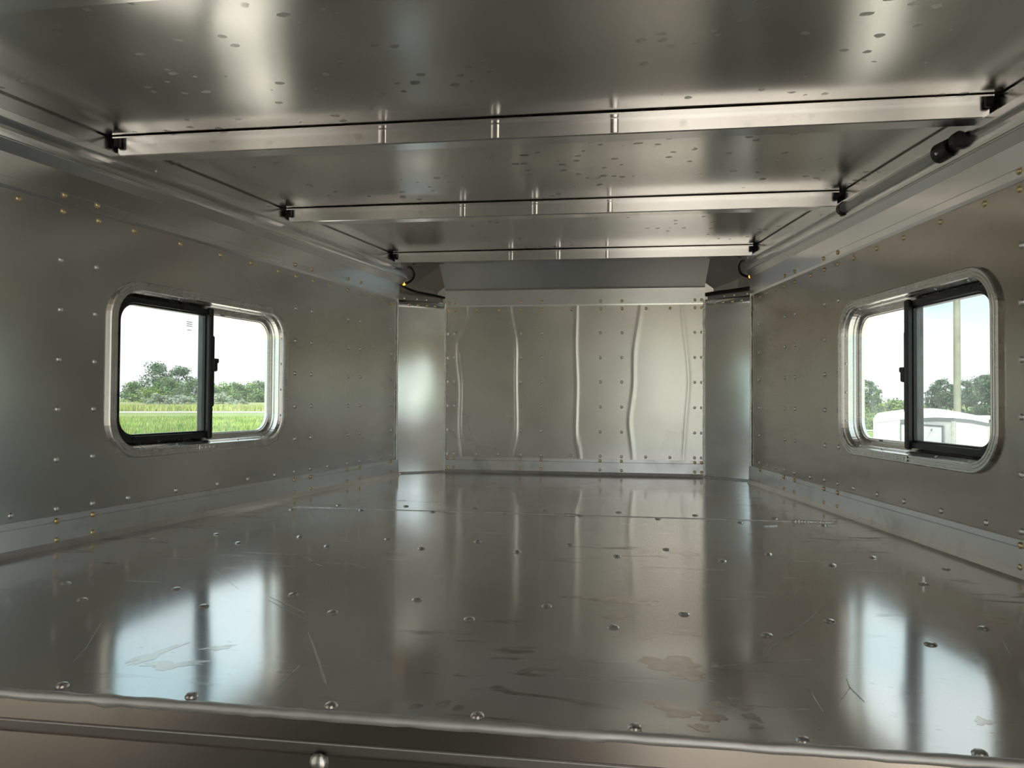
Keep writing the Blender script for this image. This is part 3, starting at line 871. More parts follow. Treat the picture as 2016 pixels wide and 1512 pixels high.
# ------------------------------------------------------------------ windows
def make_window(key, name, label, glassmat):
    q = SIDE[key]
    y0, y1, z0, z1, r0 = WIN['y0'], WIN['y1'], WIN['z0'], WIN['z1'], WIN['r']
    root = tag(empty(name, tuple(W(key, (y0 + y1) / 2, z0, 0))), label, 'window', kind='structure')
    org = np.array(root.location)
    P = lambda y, z, t: W(key, y, z, t) - org
    def ring(off, t, a=None):
        a = a or (y0, y1, z0, z1, r0)
        return [P(u, v, t) for (u, v) in rrect(a[0] + off, a[1] - off, a[2] + off, a[3] - off, max(0.008, a[4] - off))]
    def sweep(prof, nm, mat, a=None, parent=root):
        mb = MB(); mb.loft([ring(o_, t, a) for (o_, t) in prof], closed=True, smooth=False)
        return mb.build(nm, mat, parent)
    sweep([(0.0, -0.001), (0.0, 0.006), (0.002, 0.0085), (0.0055, 0.0085), (0.0062, 0.0065), (0.0088, 0.0065), (0.0095, 0.0085), (0.0125, 0.0085), (0.0132, 0.0065), (0.0158, 0.0065),
           (0.0165, 0.0085), (0.0195, 0.0085), (0.021, 0.0045)], 'trim_ring', M['frame'])
    sweep([(0.0205, 0.0048), (0.0215, 0.0005), (0.0262, -0.006), (0.0268, -0.0075), (0.0272, -0.020), (0.030, -0.0215), (0.0305, -0.027), (0.0335, -0.028), (0.034, -0.042)], 'jamb', M['frame'])
    # screws through the jamb
    yy = np.linspace(y0 + 0.10, y1 - 0.10, 5)
    nrmT = np.array([0, 0, -1.0]) + q['n'] * 0.8
    for y in yy:
        for zz, sg in ((z1 - 0.0235, -1), (z0 + 0.0235, 1)):
            rivet('small', P(y, zz, -0.0028), (q['n'] * 0.8 + np.array([0, 0, sg])), root, 'screw')
    for z in np.linspace(z0 + 0.085, z1 - 0.085, 4):
        rivet('small', P(y1 - 0.0235, z, -0.0028), q['n'] * 0.8 - q['d'] * 1.0, root, 'screw')
    # fixed pane in the outer track (far half) and sliding sash with black frame (near half)
    ym = (y0 + y1) / 2 - 0.006
    in_ = (y0 + 0.0335, y1 - 0.0335, z0 + 0.0335, z1 - 0.0335)
    def half(a0, a1, t0, t1, w, mat, nm, near, rad=0.056, open_=False):
        """frame of one half; its outer corners are rounded on the jamb side only"""
        def outline(o_, rr):
            zA, zB_ = in_[2] + o_, in_[3] - o_
            A_, B_ = a0 + o_, a1 - o_
            pts = []
            cs = ((B_, zB_, 0, not near), (A_, zB_, 90, near), (A_, zA, 180, near), (B_, zA, 270, not near))
            for (cy, cz, ang, rnd) in cs:
                r_ = rr if rnd else 0.004
                sy = -1 if cy == B_ else 1
                sz = -1 if cz == zB_ else 1
                for i in range(9):
                    an = math.radians(ang + 90 * i / 8)
                    pts.append((cy + sy * r_ + r_ * math.cos(an), cz + sz * r_ + r_ * math.sin(an)))
            return pts
        def u_line(o_, rr):      # three-sided outline, open at the meeting stile
            pts = outline(o_, rr)
            return [(a0, in_[2] + o_)] + pts[27:36] + pts[0:9] + [(a0, in_[3] - o_)]
        mb = MB()
        prof = [(0, t0), (0, t1), (w * 0.72, t1), (w * 0.8, t1 - 0.003), (w, t1 - 0.004), (w, t0), (0, t0)]
        mb.loft([[P(u, v, t) for (u, v) in (u_line if open_ else outline)(o_, max(0.008, rad - o_))] for (o_, t) in prof], closed=not open_)
        fr = mb.build(nm, mat, root)
        tg = (t0 + t1) / 2 - 0.001
        mb = MB(); pts = [P(u, v, tg) for (u, v) in outline(w - 0.003, rad - w + 0.003)]
        mb.add(pts, [tuple(range(len(pts)))])
        mb.build('glass_pane', glassmat, fr)
        return fr, outline
    half(ym - 0.004, in_[1], -0.043, -0.031, 0.010, M['frame'], 'fixed_frame', False, open_=True)
    sash, outl = half(in_[0] - 0.002, ym + 0.016, -0.030, -0.010, 0.0175, M['sash'], 'sliding_sash', True)
    mb = MB(); mb.box(P(ym + 0.004, (z0 + z1) / 2, -0.034), 0.008, 0.008, in_[3] - in_[2] - 0.004, q['d'], q['n'], bev=0.002)
    mb.build('interlock_stile', M['sash'], root)
    # insect screen outside the sliding half
    mb = MB(); pts = [P(u, v, -0.047) for (u, v) in outl(0.004, 0.05)]
    mb.add(pts, [tuple(range(len(pts)))])
    mb.build('insect_screen', M['screen'], root)
    # meeting stile with pull bar and latch
    mb = MB()
    mb.box(P(ym + 0.010, (z0 + z1) / 2, -0.0085), 0.016, 0.014, in_[3] - in_[2] + 0.006, q['d'], q['n'], bev=0.003)
    mb.build('meeting_stile', M['sash'], root)
    mb = MB()
    mb.box(P(ym + 0.024, (z0 + z1) / 2 + 0.006, -0.012), 0.014, 0.010, 0.185, q['d'], q['n'], bev=0.004)
    hb = mb.build('pull_bar', M['black'], root)
    mb = MB()
    zl = (z0 + z1) / 2 + (0.022 if key == 'L' else 0.0)
    mb.box(P(ym + 0.0275, zl, -0.008), 0.017, 0.012, 0.034, q['d'], q['n'], bev=0.003)
    mb.box(P(ym + 0.035, zl + 0.011, -0.006), 0.009, 0.009, 0.012, q['d'], q['n'], bev=0.002)
    mb.build('latch', M['black'], hb)
    # riveted splice plate at the foot of the trim
    sp = 0.030
    yk = (y0 + y1) / 2 + (-0.02 if key == 'L' else 0.010)
    mb = MB(); mb.box(P(yk, z0 + 0.011, 0.0092), 0.062, 0.0025, 0.013, q['d'], q['n'], bev=0.0008)
    pl = mb.build('splice_plate', M['frame'], root)
    for i in range(4):
        rivet('small', P(yk - 0.021 + 0.014 * i, z0 + 0.011, 0.0104), q['n'], pl)
    mb = MB(); st = -1 if key == 'R' else 1
    zc = z1 - 0.0405 if key == 'L' else z0 + 0.0405
    mb.box(P(ym + (0.085 if key == 'L' else 0.180), zc, -0.0308), 0.020, 0.0006, 0.006, q['d'], q['n'])
    sk = mb.build('maker_sticker', M['sticker'], root)
    mb = MB(); mb.box(P(ym + (0.085 if key == 'L' else 0.180), zc, -0.0303), 0.013, 0.0004, 0.0016, q['d'], q['n'])
    mb.build('sticker_print', M['grey_print'], sk)
    if key == 'L':   # etched rating lines on the sliding pane
        for k_, (wd, dz) in enumerate(((0.020, 0.0), (0.020, -0.005), (0.020, -0.010), (0.014, -0.020))):
            mb = MB(); mb.box(P(ym - 0.052, z1 - 0.072 + dz, -0.0195), wd, 0.0003, 0.0014, q['d'], q['n'])
            mb.build('etched_line', M['grey_print'], sash)
    return root
win_L = make_window('L', 'window_1', 'rounded sliding window looking out on meadow and trees', M['glass_L'])
win_R = make_window('R', 'window_2', 'rounded sliding window looking out on white trailer and pole', M['glass_R'])

# ------------------------------------------------------------------ roof bows
BOW_LABEL = {0.910: 'roof bow nearest the open rear end of the raised deck', 1.535: 'roof bow above the near edges of the two windows',
             2.168: 'roof bow beside the lower end of the strip light', 2.864: 'roof bow right in front of the sloping nose cove'}
def roof_bow(yf):
    xl = deck_x('L', yf, -0.012) if yf > YF else -XS + 0.012
    xr = deck_x('R', yf, -0.012) if yf > YF else XS - 0.012
    h, w = 0.034, 0.042
    z0 = ZC - 0.037
    root = empty('roof_bow', (0, yf - w / 2, z0))
    lab = BOW_LABEL.get(yf)
    tag(root, ('aluminium ' + lab) if lab else 'aluminium roof bow spanning the main compartment', 'roof bow', 'roof bows under the roof sheet')
    # hat section
    prof = [(-w / 2 - 0.020, h + 0.0008), (-w / 2 - 0.020, h - 0.0022), (-w / 2, h - 0.0026), (-w / 2, 0.002), (-w / 2 + 0.002, 0.0), (w / 2 - 0.002, 0.0), (w / 2, 0.002),
            (w / 2, h - 0.0026), (w / 2 + 0.020, h - 0.0022), (w / 2 + 0.020, h + 0.0008)]
    mb = MB(); mb.loft([[(x, y, z) for (y, z) in prof] for x in (xl, xr)], closed=True, caps=True)
    mb.build('channel', M['bow'], root, normals=True)
    for sx, xe in ((1, xl), (-1, xr)):
        mb = MB(); mb.box((xe + sx * 0.004, -w / 2 - 0.008, h - 0.008), 0.013, 0.012, 0.020, bev=0.002)
        mb.build('end_gasket', M['rubber'], root)
    for f in (0.34, 0.475, 0.61):
        x = xl + (xr - xl) * f
        mb = MB(); mb.loft([[(x + 0.009 * math.cos(a_), -w / 2 - 0.0016 * math.sin(a_), z_) for a_ in np.linspace(0, math.pi, 9)] for z_ in (0.003, h - 0.004)], closed=False, smooth=True)
        mb.build('weld_mark', M['post'], root)
    return root
for yf in BOWY[5:]:
    roof_bow(yf)

# ------------------------------------------------------------------ strip light on the top rail
def strip_light():
    S, E = on_wall('R', 1655, 401, 0.030), on_wall('R', 1852, 297, 0.030)
    S[2] = E[2] = 0.796
    q = SIDE['R']
    d = (E - S); L = np.linalg.norm(d); d /= L
    n = q['n']; up = np.array([0, 0, 1.0])
    root = tag(empty('strip_light', tuple((S + E) / 2)), 'unlit clear LED strip light with black ends on the top rail', 'light')
    c = (S + E) / 2
    A = lambda u, a, b: S + d * u + n * a + up * b - c
    # half-round diffuser with fine ribs
    prof = []
    for i in range(29):
        an = math.radians(-20 + 220 * i / 28)
        rr = 0.0120 + (0.0004 if i % 2 else -0.0002)
        prof.append((rr * math.sin(an) * 0.95 - 0.002, -rr * math.cos(an) * 1.05))
    mb = MB(); mb.loft([[A(u, a, b) for (a, b) in prof] for u in (0.012, L - 0.010)], closed=False)
    mb.build('diffuser', M['diffuser'], root)
    mb = MB(); mb.box(A(L / 2, -0.010, 0), L, 0.006, 0.027, d, n, up, bev=0.001)
    mb.build('tray', M['led_back'], root)
    for f0, f1 in ((0.06, 0.25), (0.30, 0.52), (0.545, 0.70), (0.765, 0.93)):
        mb = MB(); mb.box(A(L * (f0 + f1) / 2, -0.003, -0.001), L * (f1 - f0), 0.004, 0.017, d, n, up)
        mb.build('led_board', M['led'], root)
    def cap(u0, u1, r, nm, r1=None):
        mb = MB()
        ringf = lambda u, r_: [A(u, r_ * math.sin(math.radians(20 * i)) * 0.95 - 0.003, -r_ * math.cos(math.radians(20 * i)) * 1.02) for i in range(18)]
        mb.loft([ringf(u0, r * 0.9), ringf(u0 + 0.002, r), ringf(u1 - 0.003, r1 or r), ringf(u1, (r1 or r) * 0.8)], closed=True, caps=True)
        return mb.build(nm, M['black'], root, normals=True)
    cap(-0.006, 0.016, 0.0148, 'end_cap')
    big = cap(L - 0.012, L + 0.032, 0.0195, 'end_cap', 0.0175)
    cap(L + 0.030, L + 0.062, 0.0075, 'plug_neck')
    mb = MB()
    ringf = lambda u, r_: [A(u, r_ * math.sin(math.radians(20 * i)) + 0.002, -r_ * math.cos(math.radians(20 * i)) * 1.05 + 0.002) for i in range(18)]
    mb.loft([ringf(L + 0.054, 0.009), ringf(L + 0.056, 0.0155), ringf(L + 0.070, 0.0155), ringf(L + 0.073, 0.012)], closed=True, caps=True)
    mb.build('plug', M['black'], root, normals=True)
    mb = MB(); mb.tube([A(L + 0.018, 0.017, -0.008), A(L + 0.018, 0.0205, -0.010)], 0.003, 8)
    mb.build('screw', M['rivet'], big)
    # black clip hooks
    for b in (0.0155, -0.0165):
        mb = MB(); mb.box(A(0.002, -0.006, b), 0.016, 0.012, 0.004, d, n, up, bev=0.001)
        mb.build('clip', M['black'], root)
strip_light()

# ------------------------------------------------------------------ cables and amber lamps in the corners
def corner_pt(px, py, key, off=-0.004):
    A, B, d, nn = cornL if key == 'L' else cornR
    return on_plane(px, py, (A + B) / 2 + nn * off, nn)
def cable(name, pts, r, label, group=None):
    c = np.asarray(pts[0])
    mb = MB(); mb.tube([p - c for p in spline(pts, 8)], r, 10)
    o = mb.build(name, M['rubber'])
    o.location = tuple(c)
    return tag(o, label, 'cable', group)
cable('cable', [corner_pt(x, y, 'L', o) for x, y, o in ((801, 526, -0.02), (810, 530, 0.004), (815, 540, 0.010), (811.5, 550, 0.012), (803, 556.5, 0.012), (796, 557.5, 0.010))], 0.0050,
      'short black cable looping out of the top rail above the meadow window')
cable('cable', [corner_pt(x, y, 'L', o) for x, y, o in ((784, 558.5, -0.004), (797, 566, 0.0), (820, 575, -0.004), (850, 581, -0.006), (879, 587.5, -0.012))], 0.0052,
      'long black cable sagging over the corner panel beside the meadow window wall')
cable('cable', [corner_pt(x, y, 'R', o) for x, y, o in ((1467, 512, -0.02), (1459, 516, 0.004), (1455.5, 527, 0.012), (1459, 538, 0.014), (1468, 543.5, 0.016), (1477, 544, 0.018))], 0.0050,
      'short black cable looping out of the top rail above the white trailer window')
cable('cable', [corner_pt(x, y, 'R', o) for x, y, o in ((1489, 566, -0.012), (1465, 569.5, -0.004), (1440, 573, -0.004), (1412, 576.5, -0.006), (1385, 581, -0.012))], 0.0080,
      'thick black cable lying over the corner panel beside the white trailer window wall')
for key, (px, py), side in (('L', (795, 558), 'meadow'), ('R', (1478, 544), 'white trailer')):
    A, B, d, nn = cornL if key == 'L' else cornR
    c = corner_pt(px, py, key, 0.010 if key == 'L' else 0.020)
    vdir = (CAM - c) / np.linalg.norm(CAM - c)
    ex = np.cross((0, 0, 1.0), nn); ez = np.array([0, 0, 1.0])
    root = tag(empty('marker_lamp', tuple(c)), 'small glowing amber marker lamp behind the cable end near the %s window' % side, 'lamp', 'amber marker lamps in the roof corners')
    mb = MB()
    mb.loft([[(ex * math.cos(a) + ez * math.sin(a)) * r_ + nn * t for a in np.linspace(0, 2 * math.pi, 16, endpoint=False)] for (r_, t) in ((0.0085, 0), (0.008, 0.002), (0.004, 0.004), (0.0005, 0.0045))], closed=True, smooth=True)
    mb.build('lens', M['amber'], root)
    mb = MB()
    mb.loft([[(ex * math.cos(a) + ez * math.sin(a)) * r_ + nn * t for a in np.linspace(0, 2 * math.pi, 16, endpoint=False)] for (r_, t) in ((0.0085, -0.004), (0.0085, 0.002), (0.0115, 0.0025), (0.012, -0.004))], closed=True, smooth=True)
    mb.build('grommet', M['rubber'], root)

# ------------------------------------------------------------------ outdoors
def disc(name, mat, cx, cy, r, z, label, cat, seg=64, wob=0.0):
    V = [(cx, cy, z)]
    for i in range(seg):
        a = 2 * math.pi * i / seg
        rr = r * (1 + wob * math.sin(a * 5 + 1) + wob * 0.6 * math.sin(a * 11))
        V.append((cx + rr * math.cos(a), cy + rr * math.sin(a), z))
    F = [(0, i + 1, (i + 1) % seg + 1) for i in range(seg)]
    o = link(bpy.data.objects.new(name, new_mesh(name, V, F, mat)))
    return tag(o, label, cat, kind='structure')
disc('ground', M['grass'], 0, 0, 900, ZGROUND - 0.01, 'wide green meadow seen through the windows', 'meadow')
disc('gravel_lot', M['gravel'], 4, -6, 27, ZGROUND, 'tan gravel lot around the parked trailers', 'gravel lot', wob=0.03)

def far(px, dist, z):
    """point at ground range dist along the pixel column px, at height z"""
    r = ray(px, 780)
    h = r[:2] / np.linalg.norm(r[:2])
    return np.array([CAM[0] + h[0] * dist, CAM[1] + h[1] * dist, z])
def strip(name, mat, pa, pb, d0, d1, z0, z1, label, cat, n=24, length=260):
    a, b = far(pa, 1, 0)[:2] - CAM[:2], far(pb, 1, 0)[:2] - CAM[:2]
    # straight strip perpendicular to the middle view direction
    m = (a + b) / np.linalg.norm(a + b)
    t = np.array([-m[1], m[0]])
    V, F = [], []
    for i in range(n + 1):
        s = (i / n - 0.5) * length
        for d_, z in ((d0, z0), (d1, z1)):
            p = CAM[:2] + m * d_ + t * s
            V.append((p[0], p[1], z))
    for i in range(n):
        F.append((2 * i, 2 * i + 2, 2 * i + 3, 2 * i + 1))
    return tag(link(bpy.data.objects.new(name, new_mesh(name, V, F, mat))), label, cat, kind='structure')
strip('road', M['road'], 250, 520, 101, 109, ZGROUND + 0.02, ZGROUND + 0.02, 'pale gravel road crossing the meadow', 'road')
strip('verge', M['verge'], 250, 520, 112, 165, ZGROUND + 0.0, ZGROUND + 0.95, 'dry grass bank rising behind the road', 'grass bank')
strip('road_far_side', M['road'], 1700, 1760, 55, 59, ZGROUND + 0.02, ZGROUND + 0.02, 'pale track beyond the white trailer', 'track', length=36)

# uncountable grass blades
def blades(name, mats, pa, pb, d0, d1, n, h, label):
    V, F, mi = [], [], []
    for i in range(n):
        px = rng.uniform(pa, pb)
        d_ = math.sqrt(rng.uniform(d0 * d0, d1 * d1))
        b = far(px, d_, ZGROUND - 0.02)
        hh = h * rng.uniform(0.5, 1.3)
        w = 0.018 + 0.0006 * d_
        a = rng.uniform(0, math.pi)
        dx, dy = math.cos(a) * w, math.sin(a) * w
        l = rng.normal(0, 0.15 * hh, 2)
        k0 = len(V)
        V += [(b[0] - dx, b[1] - dy, b[2]), (b[0] + dx, b[1] + dy, b[2]), (b[0] + l[0], b[1] + l[1], b[2] + hh)]
        F.append((k0, k0 + 1, k0 + 2)); mi.append(0 if rng.uniform() < 0.7 else len(mats) - 1)
    me = new_mesh(name, V, F, mats[0])
    for m_ in mats[1:]: me.materials.append(m_)
    me.polygons.foreach_set('material_index', mi)
    return tag(link(bpy.data.objects.new(name, me)), label, 'grass', kind='stuff')
blades('tall_grass', [M['blade'], M['blade_y']], 190, 580, 34, 72, 24000, 0.32, 'long green and yellowish grass of the meadow before the road')
blades('bank_grass', [M['blade_y'], M['blade']], 190, 580, 113, 138, 7000, 0.75, 'rough dry grass on the bank behind the road')

def crown_mesh(name, mat, seed, nclump, nleaf, wid, hgt, leaf, low=0.1, taper=0.0):
    r_ = np.random.default_rng(seed)
    V, F = [], []
    for c in range(nclump):
        f = r_.uniform(low, 1.0)
        rad = math.sqrt(max(0.02, 1 - (2 * f - 0.9) ** 2 * 0.8)) * (1 - taper * f)
        a = r_.uniform(0, 2 * math.pi)
        rr = math.sqrt(r_.uniform(0, 1)) * wid * 0.42 * rad
        cc = np.array([rr * math.cos(a), rr * math.sin(a), f * hgt * 0.92])
        cr = wid * r_.uniform(0.10, 0.17) * (1 - 0.4 * taper * f)
        for i in range(nleaf // nclump):
            dv = r_.normal(0, 1, 3); dv /= np.linalg.norm(dv)
            p = cc + dv * cr * r_.uniform(0.45, 1.12) * np.array([1, 1, 0.85])
            u = r_.normal(0, 1, 3); u /= np.linalg.norm(u)
            v = np.cross(u, dv + r_.normal(0, 0.5, 3)); v /= np.linalg.norm(v) + 1e-9
            s = leaf * r_.uniform(0.6, 1.3)
            k0 = len(V)
            V += [p - u * s * 0.5, p + v * s * 0.32, p + u * s * 0.5, p - v * s * 0.32]
            F.append((k0, k0 + 1, k0 + 2, k0 + 3))
    return new_mesh(name, V, F, mat)
def trunk_mesh(name, h, r, seed, branches=5):
    r_ = np.random.default_rng(seed)
    mb = MB()
    mb.tube(spline([(0, 0, -0.1), (0.03 * h, 0.0, h * 0.3), (-0.02 * h, 0.02 * h, h * 0.6), (0, 0, h * 0.9)], 4), [r * (1 - 0.8 * i / 12) for i in range(13)], 7)
    for b in range(branches):
        z = h * r_.uniform(0.3, 0.7); a = r_.uniform(0, 6.28); L = h * r_.uniform(0.18, 0.3)
        mb.tube([(0, 0, z), (L * 0.5 * math.cos(a), L * 0.5 * math.sin(a), z + L * 0.4), (L * math.cos(a), L * math.sin(a), z + L * 0.9)], [r * 0.45, r * 0.3, r * 0.1], 6)
    me = bpy.data.meshes.new(name); me.from_pydata(mb.v, [], mb.f); me.materials.append(M['bark']); me.update()
    return me
TR = {}
for nm, mat, seed, ncl, nl, wd, hg, lf, low, tp in (
        ('oak', 'leaf_d', 1, 46, 4200, 7.5, 8.0, 0.34, 0.10, 0.0), ('maple', 'leaf_a', 2, 40, 3600, 7.0, 6.4, 0.34, 0.04, 0.0), ('willow', 'leaf_b', 3, 34, 3000, 6.0, 5.2, 0.32, 0.03, 0.0),
        ('silver', 'leaf_c', 4, 24, 2000, 4.0, 3.0, 0.26, 0.02, 0.0), ('poplar', 'leaf_d', 5, 44, 3000, 3.4, 6.0, 0.20, 0.06, 0.45), ('shrub', 'leaf_b', 6, 26, 2000, 4.0, 2.6, 0.22, 0.02, 0.0),
        ('birch', 'leaf_a', 8, 30, 1700, 2.8, 5.4, 0.18, 0.12, 0.4)):
    TR[nm] = (crown_mesh('crown_' + nm, M[mat], seed, ncl, nl, wd, hg, lf, low, tp), trunk_mesh('trunk_' + nm, hg * 0.9, 0.16 * wd / 6, seed), hg)
def tree(kind, px, dist, toppx, zbase, name, label, cat, group, wide=1.0):
    """placed at a ground range; its height follows from where its top stands against the sky"""
    crown, trunk, hg = TR[kind]
    p = far(px, dist, zbase)
    r = ray(px, toppx)
    ztop = CAM[2] + r[2] / np.linalg.norm(r[:2]) * dist
    s = (ztop - zbase) / hg
    root = empty(name, tuple(p), random.uniform(0, 6.28))
    root.scale = (s * wide, s * wide, s)
    tag(root, label, cat, group)
    link(bpy.data.objects.new('crown', crown), root)
    link(bpy.data.objects.new('trunk', trunk), root)
    return root
zb0 = ZGROUND + 0.3
tree('oak', 306, 170, 713, zb0, 'tree', 'tall dark leafy tree, highest crown beyond the meadow road', 'tree', None, 1.0)
tree('oak', 353, 171, 721, zb0, 'tree', 'broad dark tree beside the highest tree beyond the road', 'tree', None, 1.1)
tree('maple', 262, 166, 749, zb0, 'tree', 'low rounded green tree at the open end of the tall clump', 'tree', None, 1.35)
tree('maple', 331, 160, 742, zb0, 'tree', 'green tree standing in front of the tall dark clump', 'tree', None, 1.3)
tree('maple', 385, 163, 744, zb0, 'tree', 'mid green tree beside the window divider', 'tree', None, 1.3)
tree('willow', 293, 157, 760, zb0, 'tree', 'low yellow-green bushy tree before the tall clump', 'tree', None, 1.5)
for i, (px, ty, kind, wd) in enumerate(((416, 757, 'maple', 1.5), (442, 752, 'willow', 1.5), (466, 751, 'maple', 1.4), (489, 752, 'willow', 1.5), (512, 748, 'maple', 1.4), (534, 747, 'oak', 1.1), (556, 748, 'willow', 1.5))):
    tree(kind, px, 165 + 7 * (i % 2), ty, zb0, 'tree', 'rounded green tree in the even row beyond the meadow road', 'tree', 'even tree row beyond the road', wd)
tree('silver', 439, 150, 772, zb0 - 0.1, 'shrub', 'large pale silvery shrub before the even tree row', 'shrub', None, 1.3)
for px, ty in ((289, 783), (314, 774), (338, 778), (363, 777), (415, 783), (475, 786)):
    tree('silver', px, 147, ty, zb0 - 0.1, 'shrub', 'small pale silvery shrub at the foot of the trees', 'shrub', 'small silvery shrubs on the bank', 1.6)
# beyond the white trailer
for px, ty, kind in ((1697, 738, 'birch'), (1712, 741, 'poplar'), (1728, 760, 'birch')):
    tree(kind, px, 62, ty, ZGROUND, 'tree', 'airy slender tree beyond the white trailer roof', 'tree', 'airy trees beyond the trailer', 1.1)
for px, ty in ((1745, 786), (1760, 790), (1775, 794), (1790, 797), (1805, 796)):
    tree('shrub', px, 66, ty, ZGROUND, 'shrub', 'low bushy shrub behind the white trailer', 'shrub', 'low shrubs behind the trailer', 1.3)
for px, ty in ((1704, 812), (1722, 814), (1742, 812)):
    tree('shrub', px, 58, ty, ZGROUND, 'shrub', 'bright green hedge shrub beside the pale track', 'shrub', 'hedge shrubs by the track', 1.2)
for px, ty in ((1838, 752), (1852, 738), (1872, 748), (1902, 741), (1924, 734), (1945, 727), (1962, 736), (1982, 730)):
    tree('poplar', px, 64 + (px % 5), ty, ZGROUND, 'tree', 'dense dark green tree behind the utility pole', 'tree', 'dense trees behind the pole', 1.25)

# utility pole
p = far(1884.5, 34, ZGROUND)
root = tag(empty('utility_pole', tuple(p)), 'tall weathered utility pole standing behind the white trailer', 'pole')
mb = MB(); mb.tube([(0, 0, -0.2), (0, 0, 4), (0, 0, 9.5)], [0.135, 0.125, 0.11], 14)
mb.build('shaft', M['pole'], root)
mb = MB(); mb.box((0, 0, 8.9), 2.2, 0.10, 0.12, bev=0.01)
mb.build('crossarm', M['pole'], root)

# white enclosed trailer: pointed nose with an arched roof, three faces in view
def cargo_trailer():
    base = far(1872, 8.6, ZGROUND)
    root = tag(empty('cargo_trailer', tuple(base)), 'white enclosed cargo trailer with arched roof and dark trim', 'trailer')
    Z0 = 0.45
    def pt(px, dist, py=None, z=None):
        p = far(px, dist, 0.0)
        if py is not None:
            r = ray(px, py); z = CAM[2] + r[2] / np.linalg.norm(r[:2]) * dist
        return np.array([p[0], p[1], z]) - base
    colsx = [(1719, 9.7, 827.5), (1745, 9.5, 823.5), (1772, 9.3, 820.5), (1806, 9.0, 817.5), (1842, 8.7, 816), (1877, 8.4, 816.5), (1912, 8.6, 820), (1946, 8.9, 827)]
    topz = [pt(a, b, c) for a, b, c in colsx]
    away = pt(1750, 13.2, 815); near_mid = pt(1750, 9.0, 815)
    dv = away - near_mid; dv[2] = 0
    # wall skin
    def wall(i0, i1, nm, mat, zlo, drop_top, off=0.0, parent=root):
        mb = MB(); V = []
        nrm = -dv / np.linalg.norm(dv)
        for i in range(i0, i1 + 1):
            t_ = topz[i]
            V += [np.array([t_[0], t_[1], zlo]) + nrm * off, t_ - np.array([0, 0, drop_top]) + nrm * off]
        n_ = i1 - i0 + 1
        F = [(2 * i, 2 * i + 2, 2 * i + 3, 2 * i + 1) for i in range(n_ - 1)]
        mb.add(V, F)
        # give it a back so it has depth
        mb.add([v - nrm * 0.02 for v in V], [tuple(reversed(f)) for f in F])
        return mb.build(nm, mat, parent)
    wall(0, 2, 'side_wall', M['white_skin'], Z0, 0.012)
    wall(2, 5, 'nose_wall', M['white_skin'], Z0, 0.012)
    wall(5, 7, 'nose_wall', M['white_skin'], Z0, 0.012)
    # roof: arched ring going back
    V = []
    for t_ in topz:
        V += [t_ - np.array([0, 0, 0.03]) - dv * 0.004, t_ + np.array([0, 0, 0.006]) - dv * 0.003, t_ + np.array([0, 0, 0.022]) + dv * 0.03, t_ + np.array([0, 0, 0.03]) + dv * 0.9]
    F = []
    for i in range(len(topz) - 1):
        for j in range(3):
            a = i * 4 + j
            F.append((a, a + 4, a + 5, a + 1))
    mb = MB(); mb.add(V, F, True); mb.build('roof', M['roof_white'], root)
    for i, (sgn) in ((0, -1), (7, 1)):
        t_ = topz[i]
        mb = MB(); mb.add([np.array([t_[0], t_[1], Z0]), t_, t_ + dv * 0.9, np.array([t_[0], t_[1], Z0]) + dv * 0.9], [(0, 1, 2, 3)])
        mb.build('side_wall', M['white_skin'], root)
    # dark trim under the roof edge
    def trimband(i0, i1, z_top, z_bot, mat, nm):
        nrm = -dv / np.linalg.norm(dv)
        V = []
        for i in range(i0, i1 + 1):
            V += [topz[i] + nrm * 0.012 - np.array([0, 0, z_bot]), topz[i] + nrm * 0.012 - np.array([0, 0, z_top])]
        F = [(2 * i, 2 * i + 2, 2 * i + 3, 2 * i + 1) for i in range(i1 - i0)]
        mb = MB(); mb.add(V, F); mb.add([v - nrm * 0.012 for v in V], F)
        return mb.build(nm, mat, root)
    trimband(2, 5, 0.022, 0.070, M['grey_trim'], 'dark_trim')
    trimband(5, 7, 0.022, 0.062, M['grey_trim'], 'dark_trim')
    # access door on the nose face
    nrm = -dv / np.linalg.norm(dv)
    def nose(f, z, off):        # f along the nose face from the side corner to the point
        a, b = topz[2], topz[5]
        q_ = a + (b - a) * f
        return np.array([q_[0], q_[1], z]) + nrm * off
    zt, zb_ = topz[3][2] - 0.105, Z0 + 0.55
    door = MB(); door.add([nose(0.02, zb_, 0.022), nose(0.80, zb_, 0.022), nose(0.80, zt, 0.022), nose(0.02, zt, 0.022),
                           nose(0.02, zb_, 0.0), nose(0.80, zb_, 0.0), nose(0.80, zt, 0.0), nose(0.02, zt, 0.0)],
                          [(0, 1, 2, 3), (0, 4, 5, 1), (1, 5, 6, 2), (2, 6, 7, 3), (3, 7, 4, 0)])
    dobj = door.build('door', M['white_skin'], root)
    for (f0, f1, za, zc_) in ((0.0, 0.82, zt - 0.002, zt + 0.016), (0.0, 0.022, zb_, zt + 0.014), (0.795, 0.82, zb_, zt + 0.014)):
        mb = MB(); mb.add([nose(f0, za, 0.026), nose(f1, za, 0.026), nose(f1, zc_, 0.026), nose(f0, zc_, 0.026), nose(f0, za, 0.0), nose(f1, za, 0.0), nose(f1, zc_, 0.0), nose(f0, zc_, 0.0)],
                          [(0, 1, 2, 3), (0, 4, 5, 1), (1, 5, 6, 2), (2, 6, 7, 3), (3, 7, 4, 0)])
        mb.build('door_seal', M['seam_grey'], dobj)
    for f in (0.20, 0.62):
        mb = MB(); c_ = nose(f, zt - 0.035, 0.022)
        mb.tube([c_, c_ + nrm * 0.012], 0.013, 10); mb.build('door_catch', M['grey_trim'], dobj)
